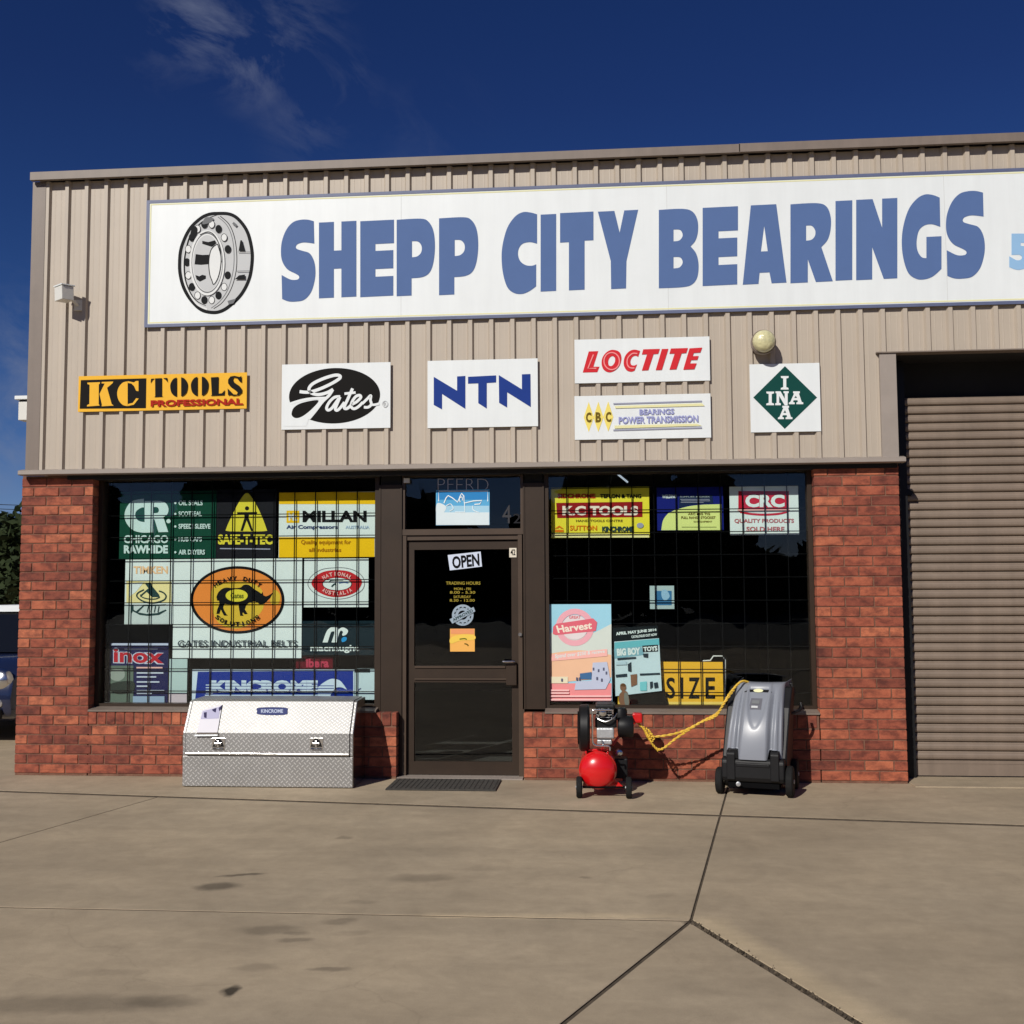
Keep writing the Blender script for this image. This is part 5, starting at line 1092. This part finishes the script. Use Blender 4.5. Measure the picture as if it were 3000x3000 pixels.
# belt guard disc
gp = at(1711, 2133, y=-.60); gz, gx = gp.z, gp.x
MB().lathe((gx-.045, -.58, gz), (1, 0, 0), [(0, .0), (.002, .10), (.006, .165), (.02, .186), (.075, .190), (.088, .178), (.092, .12), (.094, 0)], 44).build('flywheel_guard', M['blackp'], cp_, smooth=True)
MB().tube([(gx-.047, -.58 + .13*math.cos(t_*PI/14), gz + .13*math.sin(t_*PI/14)) for t_ in range(29)], .004, 6).build('guard_rib', M['blackp'], cp_, smooth=True)
# chrome loop
MB().tube(crom([tuple(at(a_/4.83+1650, b_/4.83+2000, y=-.72)) for a_, b_ in ((690,388),(560,386),(430,390),(412,430),(412,600),(414,800),(430,868),(480,892),(600,898),(655,905),(662,960))], k=5), .0075, 10).build('guard_loop', M['chrome'], cp_, smooth=True)
def pbox(nm, m, x0, y0, x1, y1, ya, yb, bev=.006, par=cp_, sc=(1650, 2000, 4.83)):
    a_ = at(x0/sc[2]+sc[0], y0/sc[2]+sc[1], y=ya); b_ = at(x1/sc[2]+sc[0], y1/sc[2]+sc[1], y=ya)
    return MB().box(a_.x, b_.x, ya, yb, b_.z, a_.z).build(nm, m, par, bevel=bev)
eng = pbox('crankcase', M['castal'], 472, 640, 722, 795, -.70, -.46, .012)
pbox('sump', M['castal'], 478, 806, 690, 880, -.68, -.46, .010)
pbox('engine_block', M['blackp'], 450, 500, 760, 640, -.66, -.42, .012)
pbox('motor_cowl', M['blackp'], 455, 310, 735, 385, -.66, -.42, .014)
# cylinder head fins
for k in range(6):
    a_ = at(470/4.83+1650, (395+k*19)/4.83+2000, y=-.68); b_ = at(690/4.83+1650, (403+k*19)/4.83+2000, y=-.68)
    MB().box(a_.x, b_.x, -.685 + .006*(k % 2), -.44, b_.z, a_.z).build('cooling_fin', M['castal'] if k % 2 else M['blackp'], eng, bevel=.001)
h_ = at(560/4.83+1650, 425/4.83+2000, y=-.70)
MB().lathe((h_.x, -.675, h_.z), (0, -1, 0), [(0, .034), (.02, .034), (.03, .028), (.034, .012), (.035, 0)], 20).build('head_cover', M['chrome'], eng, smooth=True)
for dx, dz in ((-.03, .028), (.045, .03), (.05, -.02), (-.035, -.024)): MB().cyl((h_.x+dx, -.688, h_.z+dz), (h_.x+dx, -.70, h_.z+dz), .008, n=8).build('bolt', M['chrome'], eng)
MB().tube(crom([(h_.x-.04, -.69, h_.z-.05), (h_.x+.02, -.71, h_.z-.07), (h_.x+.08, -.70, h_.z-.045), (h_.x+.11, -.66, h_.z-.01)]), .006, 8).build('fuel_line', M['chrome'], eng, smooth=True)
c_ = at(878/4.83+1650, 640/4.83+2000, y=-.66)
MB().lathe((c_.x-.060, -.56, c_.z), (1, 0, 0), [(0, .05), (.004, .082), (.015, .088), (.115, .088), (.126, .080), (.13, .04), (.13, 0)], 32).build('air_filter', M['blackp'], cp_, smooth=True)
c2 = at(810/4.83+1650, 440/4.83+2000, y=-.60)
MB().lathe((c2.x, -.55, c2.z-.05), (0, 0, 1), [(0, .052), (.07, .056), (.088, .046), (.094, .03), (.096, 0)], 26).build('fuel_cap', M['blackp'], cp_, smooth=True)
c3 = at(1040/4.83+1650, 500/4.83+2000, y=-.36)
MB().box(c3.x-.035, c3.x+.045, -.42, -.32, c3.z-.035, c3.z+.045).build('fuel_tank', M['red'], cp_, bevel=.014)
MB().tube(crom([(tx+.12, -.25, .34), (tx+.22, -.22, .46), (c3.x+.03, -.26, .56), (c3.x+.01, -.34, c3.z)]), .011, 8).build('push_handle', M['red'], cp_, smooth=True)
MB().tube(crom([(tx+.03, -.66, .36), (tx+.045, -.70, .40), (tx+.03, -.70, .44)]), .008, 8).build('outlet_pipe', M['chrome'], cp_, smooth=True)
c4 = (tx+.17, -.40, .30)
MB().lathe(c4, (0, -1, 0), [(0, .03), (.02, .03), (.024, .024), (.024, 0)], 18).build('pressure_gauge', M['chrome'], cp_, smooth=True)
MB().box(tx+.10, tx+.24, -.46, -.30, .10, .26).build('motor_housing', M['blackp'], cp_, bevel=.01)

# ------------------------------------------------------------------ pressure cleaner
HC = Vector((6.212, -.655)); HXd = Vector((.9659, -.2588)); HYd = Vector((.2588, .9659))
def H(x_, y_, z_, lean=True):
    x_ += .035*max(0, z_-.30)/.56 if lean else 0
    p = HC + HXd*x_ + HYd*y_; return Vector((p.x, p.y, z_))
pw = empty('pressure_cleaner', (HC.x, HC.y+.25, 0), 'wheeled pressure cleaner with moulded silver hood on a black base, right of the compressor', 'pressure cleaner')
def sstep(a, b, x_): t_ = max(0, min(1, (x_-a)/(b-a))); return t_*t_*(3-2*t_)
rows, cols = 44, 72; vs = []
for j in range(rows+1):
    t_ = j/rows*1.12
    for i in range(cols+1):
        s_ = -1.7 + 3.4*i/cols
        tt = min(t_, 1); z_ = .292 + .572*(1-(1-tt)**1.0) - (0 if t_ <= 1 else 0)
        yf = .015 + .10*tt**1.4 + .21*tt**3.2
        hw = .236 - .034*tt**1.4
        a_ = max(-1, min(1, s_)); x_ = hw*(a_ - .06*math.copysign(abs(a_)**7, a_)); y_ = yf + .05*abs(a_)**9 + .035*a_*a_ - .02
        if abs(s_) > 1: y_ = yf + .065 + (abs(s_)-1)*.45; x_ = hw*.94*math.copysign(1, s_) + math.copysign((abs(s_)-1)*.02, s_)
        # moulded relief: shield, centre panel, outer fins
        if abs(s_) <= 1:
            wsh = .47*math.sqrt(max(0, (tt-.42)/.58))*(.92) if tt > .42 else 0
            shield = sstep(wsh+.05, wsh-.05, abs(a_)) if tt > .42 else 0
            shield *= 1 - sstep(.93, .97, tt)
            pan = sstep(.49-.0*tt, .43, abs(a_))
            g1 = math.exp(-((abs(a_)-(.56+.05*tt))/.055)**2)*sstep(.98, .75, tt)
            g2_ = math.exp(-((abs(a_)-(.86-.02*tt))/.035)**2)*sstep(.95, .5, tt)
            y_ += -.022*pan + .024*shield + .040*g1 + .022*g2_ - .018*shield*sstep(.75, .45, tt)
            if t_ > 1: pass
        if t_ > 1: y_ += (t_-1)/.12*.14; z_ += .006*math.sin(min(1, (t_-1)/.12)*PI)
        # cut-outs low left and right
        if tt < .13 and .50 < abs(s_) < .84: z_ = .292 + .572*.13; 
        vs.append(H(x_, y_, z_))
fs = [(j*(cols+1)+i, j*(cols+1)+i+1, (j+1)*(cols+1)+i+1, (j+1)*(cols+1)+i) for j in range(rows) for i in range(cols)]
hood = MB().add(vs, fs).build('hood', M['hood'], pw, smooth=False)
for p in hood.data.polygons: p.use_smooth = True
def hprism(nm, m, prof, x0, x1, par=pw, bev=.008, lean=True):
    n = len(prof); v_ = [H(x0, *p, lean) for p in prof] + [H(x1, *p, lean) for p in prof]
    return MB().add(v_, [(i, (i+1) % n, n+(i+1) % n, n+i) for i in range(n)] + [tuple(range(n-1, -1, -1)), tuple(range(n, 2*n))]).build(nm, m, par, bevel=bev)
hprism('body', M['blackp'], [(.085, .13), (.08, .30), (.15, .50), (.22, .68), (.36, .835), (.49, .83), (.54, .60), (.55, .13)], -.252, .252, bev=.012)
hprism('bumper', M['blackp'], [(.0, .115), (-.012, .15), (-.012, .27), (.01, .298), (.10, .298), (.10, .115)], -.246, .244, bev=.012, lean=False)
hprism('bumper_lip', M['blackp'], [(-.018, .235), (-.018, .262), (.0, .268), (.0, .235)], -.13, .13, bev=.004, lean=False)
for x_ in (-.17, .17): hprism('bumper_block', M['blackp'], [(-.022, .13), (-.022, .335), (.0, .36), (.06, .36), (.06, .13)], x_-.034, x_+.034, bev=.007, lean=False)
hprism('chassis', M['steelbar'], [(.02, .065), (.02, .118), (.52, .118), (.52, .065)], -.20, .20, bev=.004, lean=False)
# panel, badge and slot
def on_hood(nm, m, pts, d, th=.003):
    # flat plate lying on the sloped face between two heights
    def F(x_, z_):
        tt = (z_-.292)/.572; yf = .015 + .10*tt**1.4 + .21*tt**3.2; return H(x_, yf - .020 + .012 + d, z_)
    ps = [F(*p) for p in pts]; bk = [F(*p) + Vector((0, .02, 0)) for p in pts]; n = len(ps)
    MB().add(ps + bk, [(i, (i+1) % n, n+(i+1) % n, n+i) for i in range(n)] + [tuple(range(n)), tuple(range(2*n-1, n-1, -1))]).build(nm, m, pw)
on_hood('control_panel', M['hood2'], [(-.062, .672), (.036, .672), (.036, .755), (-.052, .755)], -.014)
on_hood('label', K3, [(-.042, .685), (.008, .685), (.008, .700), (-.042, .700)], -.017)
on_hood('label', K4, [(-.042, .715), (.018, .715), (.018, .742), (-.042, .742)], -.0175)
on_hood('air_slot', M['blackp'], [(-.115, .800), (.105, .800), (.085, .818), (-.085, .818)], -.010)
on_hood('badge', pc('badge_cream2', (240, 238, 190)), [(.038*math.cos(t_*PI/10)-.006, .812+.013*math.sin(t_*PI/10)) for t_ in range(20)], -.020)
for s_ in (-1, 1):
    MB().prism([(p.x, p.z) for p in [H(s_*.155+dx, 0, .33+dz) for dx, dz in ((-.045, -.035), (.045, -.035), (.032, .04), (-.036, .04))]], H(0, .03, 0).y, H(0, .10, 0).y, 'y').build('grip', M['blackp'], pw, bevel=.006)
for x_, y_, r_ in ((-.272, .085, .105), (.276, .085, .122), (-.272, .47, .122), (.276, .47, .122)):
    c_ = H(x_, y_, r_, False); wheel(pw, c_, (HXd.x, HXd.y, 0), r_, .055)
MB().tube([H(-.23, .52, .60), H(-.24, .60, .78), H(-.22, .62, .84), H(.22, .62, .84), H(.24, .60, .78), H(.23, .52, .60)], .013, 10).build('push_handle', M['blackp'], pw, smooth=True)
MB().tube(crom([H(.245, .35, .62), H(.30, .42, .64), H(.32, .46, .66), H(.31, .48, .70)]), .012, 10).build('lance_clip', M['blackp'], pw, smooth=True)
c_ = at(2163, 2297, y=-.68); MB().lathe((c_.x, -.672, c_.z), (0, -1, 0), [(0, .018), (.012, .018), (.014, .014), (.014, 0)], 16).build('inlet', M['castal'], pw, smooth=True)

# ------------------------------------------------------------------ yellow cord between the machines
rp_ = empty('yellow_cord', (5.6, -.3, .3), 'yellow twisted cord strung from the compressor to the top of the pressure cleaner', 'cord')
def cord(pts, r=.0058, tw=26, ph=0, nm='strand'):
    ps = [Vector(p) for p in crom([tuple(at(a_, b_, y=y_)) for a_, b_, y_ in pts], k=26)]; o_ = []
    for i, p in enumerate(ps):
        d = (ps[min(i+1, len(ps)-1)] - ps[max(i-1, 0)]).normalized(); a_ = d.orthogonal().normalized(); b_ = d.cross(a_); th = ph + i*.55
        o_.append(p + (a_*math.cos(th) + b_*math.sin(th))*r*.85)
    MB().tube(o_, r, 6).build(nm, M['yrope'], rp_, smooth=True)
for ph in (0, PI):
    cord([(1868,2116,-.36), (1890,2140,-.38), (1912,2158,-.40), (1990,2146,-.40), (2060,2112,-.40), (2105,2085,-.42), (2132,2040,-.44), (2158,2008,-.42), (2176,1996,-.36), (2192,1999,-.30)], ph=ph)
    cord([(1885,2130,-.38), (1900,2162,-.40), (1932,2196,-.40), (1985,2160,-.40), (2050,2118,-.40), (2096,2098,-.42), (2120,2062,-.44), (2150,2020,-.43)], ph=ph+.8)
    cord([(1880,2128,-.40), (1896,2150,-.42), (1908,2176,-.42), (1928,2200,-.40)], r=.005, ph=ph+1.4)
for k in range(3): cord([(1893+k*6,2134+k*8,-.43), (1906+k*5,2146+k*8,-.44), (1898+k*5,2160+k*7,-.42)], r=.0055, nm='knot')

# ------------------------------------------------------------------ parked car, far left
cpx = at(52, 2160, z=0); cy0 = cpx.y - .55; cx1 = at(38, 1980, y=cy0).x; cw = 1.74; cx0 = cx1 - cw; cm = (cx0+cx1)/2
car = empty('parked_car', (cm, cy0+2.1, 0), 'dark navy car with white roof parked left of the building, nose towards the road', 'car')
MB().prism([(cy0, .30), (cy0-.03, .48), (cy0+.02, .68), (cy0+.18, .80), (cy0+1.05, .93), (cy0+4.1, .99), (cy0+4.3, .88), (cy0+4.32, .34), (cy0+4.1, .24), (cy0+.2, .22)], cx0, cx1).build('body', M['carpaint'], car, smooth=True, bevel=.05)
hh = 1.47
def frus(x0, x1, ya, yb, z0, X0, X1, Ya, Yb, z1):
    return MB().add([(x0,ya,z0),(x1,ya,z0),(x1,yb,z0),(x0,yb,z0),(X0,Ya,z1),(X1,Ya,z1),(X1,Yb,z1),(X0,Yb,z1)], [(0,3,2,1),(4,5,6,7),(0,1,5,4),(1,2,6,5),(2,3,7,6),(3,0,4,7)])
frus(cx0+.06, cx1-.06, cy0+.95, cy0+4.0, .93, cx0+.20, cx1-.20, cy0+1.75, cy0+3.5, hh-.06).build('cabin_glass', M['glassd'], car, bevel=.03)
frus(cx0+.17, cx1-.17, cy0+1.68, cy0+3.6, hh-.075, cx0+.24, cx1-.24, cy0+1.8, cy0+3.45, hh+.005).build('roof', M['white'], car, bevel=.02)
for xx in (cx0+.16, cx1-.16): MB().tube([(xx + (.12 if xx < cm else -.12)*0, cy0+.98, .93), (xx + (.05 if xx < cm else -.05), cy0+1.74, hh-.05)], .035, 8).build('pillar', M['carpaint'], car, smooth=True)
for xx in (cx0+.15, cx1-.15):
    h1 = MB().lathe((xx, cy0+.05, .68), (0, -1, 0), [(0, .13), (.03, .12), (.06, .08), (.075, 0)], 20).build('headlight', M['chrome'], car, smooth=True)
    MB().lathe((xx, cy0+.0, .44), (0, -1, 0), [(0, .06), (.03, .05), (.035, 0)], 16).build('fog_light', M['chrome'], car, smooth=True)
for s_, xx in ((-1, cx0), (1, cx1)): MB().rbox((xx + s_*.09, cy0+1.25, .98), (.2, .09, .12)).build('mirror', M['carpaint'], car, bevel=.02)
MB().box(cx0+.35, cx1-.35, cy0-.045, cy0-.02, .52, .66).build('grille', M['blackp'], car, bevel=.01)
MB().box(cx0+.1, cx1-.1, cy0-.06, cy0, .26, .38).build('bumper', M['blackp'], car, bevel=.02)
for xx in (cx0+.1, cx1-.1):
    for yy in (cy0+.75, cy0+3.4): wheel(car, (xx, yy, .31), (1, 0, 0), .31, .19, M['castal'])

# ------------------------------------------------------------------ trees
def crown(rg, c_, rad, n, lo=.16, hi=.34):
    mb = MB(); cl = [Vector((rg.gauss(0, .42)*rad[0], rg.gauss(0, .42)*rad[1], rg.uniform(-.75, .85)*rad[2])) for _ in range(26)]
    for i in range(n):
        q_ = rg.choice(cl) + Vector((rg.gauss(0, .17)*rad[0], rg.gauss(0, .17)*rad[1], rg.gauss(0, .15)*rad[2])); p = Vector(c_) + q_
        s_ = rg.uniform(lo, hi); a_ = Vector((rg.gauss(0, 1), rg.gauss(0, 1), rg.gauss(0, .6))).normalized()*s_; b_ = a_.cross(Vector((rg.gauss(0, 1), rg.gauss(0, 1), rg.gauss(0, 1)))).normalized()*s_*.5
        mb.add([p-a_, p-b_, p+a_, p+b_], [(0, 1, 2, 3)])
    return mb
def tree(label, x_, y_, h_, rx, n, seed, lo=.16, hi=.34):
    rg = random.Random(seed); e = empty('tree', (x_, y_, 0), label, 'tree', group='trees beyond the left end of the shop')
    t_ = MB().tube([(x_, y_, 0), (x_+.1, y_, h_*.3), (x_-.05, y_+.1, h_*.7)], .14, 8)
    for k in range(5):
        a_ = rg.uniform(0, 2*PI); t_.cyl((x_, y_, h_*(.25+.08*k)), (x_+math.cos(a_)*rx*.6, y_+math.sin(a_)*rx*.6, h_*(.5+.07*k)), .06, .02, 6)
    t_.build('trunk', M['bark'], e)
    crown(rg, (x_, y_, h_*.56), (rx, rx, h_*.44), n, lo, hi).build('crown', M['leaf'], e, fix=False)
tree('dark dense tree seen past the left brick pier', -9.6, 15.5, 3.3, 2.7, 13000, 3, .07, .17)
tree('low dark bush-like tree further left behind the car', -13.0, 17.5, 3.2, 2.8, 4200, 5)
# distant greenery closing the view and mirrored in the glass
rg = random.Random(9); mb = MB()
def clump(mb, x_, y_, h_, r_, n):
    for i in range(n):
        a_ = rg.uniform(0, 2*PI); rr = rg.random()**.5*r_; z_ = rg.uniform(.02, 1)**.8*h_
        rr *= math.sqrt(max(.05, 1-(z_/h_)**2.2)); p = Vector((x_+rr*math.cos(a_), y_+rr*math.sin(a_), z_)); s_ = rg.uniform(.6, 1.3)
        u_ = Vector((rg.gauss(0, 1), rg.gauss(0, 1), rg.gauss(0, .7))).normalized()*s_; v_ = u_.cross(Vector((rg.gauss(0, 1), rg.gauss(0, 1), rg.gauss(0, 1)))).normalized()*s_*.6
        mb.add([p-u_, p-v_, p+u_, p+v_], [(0, 1, 2, 3)])
for i in range(20): clump(mb, -44 + i*3.4 + rg.uniform(-1, 1), 38 + rg.uniform(-4, 4), rg.uniform(3.2, 4.6), 3.0, 320)
o = mb.build('tree_belt', M['leaf'], origin=(-20, 38, 0), fix=False); tag(o, 'far dark belt of trees closing the view beyond the left end of the building', 'trees', kind='stuff')
mb = MB()
for i in range(46):
    x_ = -64 + i*3.1 + rg.uniform(-1, 1); h_ = 7.5 + 2.8*math.sin(i*.9) + 2.0*math.sin(i*2.3+1) + rg.uniform(-1, 1)
    if 12 < x_ < 20: h_ = 3.2 + (i % 2)*.9
    clump(mb, x_, -58 + rg.uniform(-4, 4), max(3, h_), 3.8, 700)
o = mb.build('tree_belt', M['leaf'], origin=(5, -58, 0), fix=False); tag(o, 'belt of dark trees across the road, mirrored in the shop glass', 'trees', kind='stuff')
# overhead wires
e = empty('power_line', (-12, 26, 6), 'two thin overhead wires crossing the sky at far left', 'wires')
for dv in (0, 13):
    a_, b_ = at(-160, 1470+dv, y=26), at(190, 1484+dv, y=26); md = (a_+b_)/2
    MB().tube([a_ - Vector((14, 0, -.3)), a_, md - Vector((0, 0, .02)), b_], .012, 5).build('wire', M['rubber'], e)
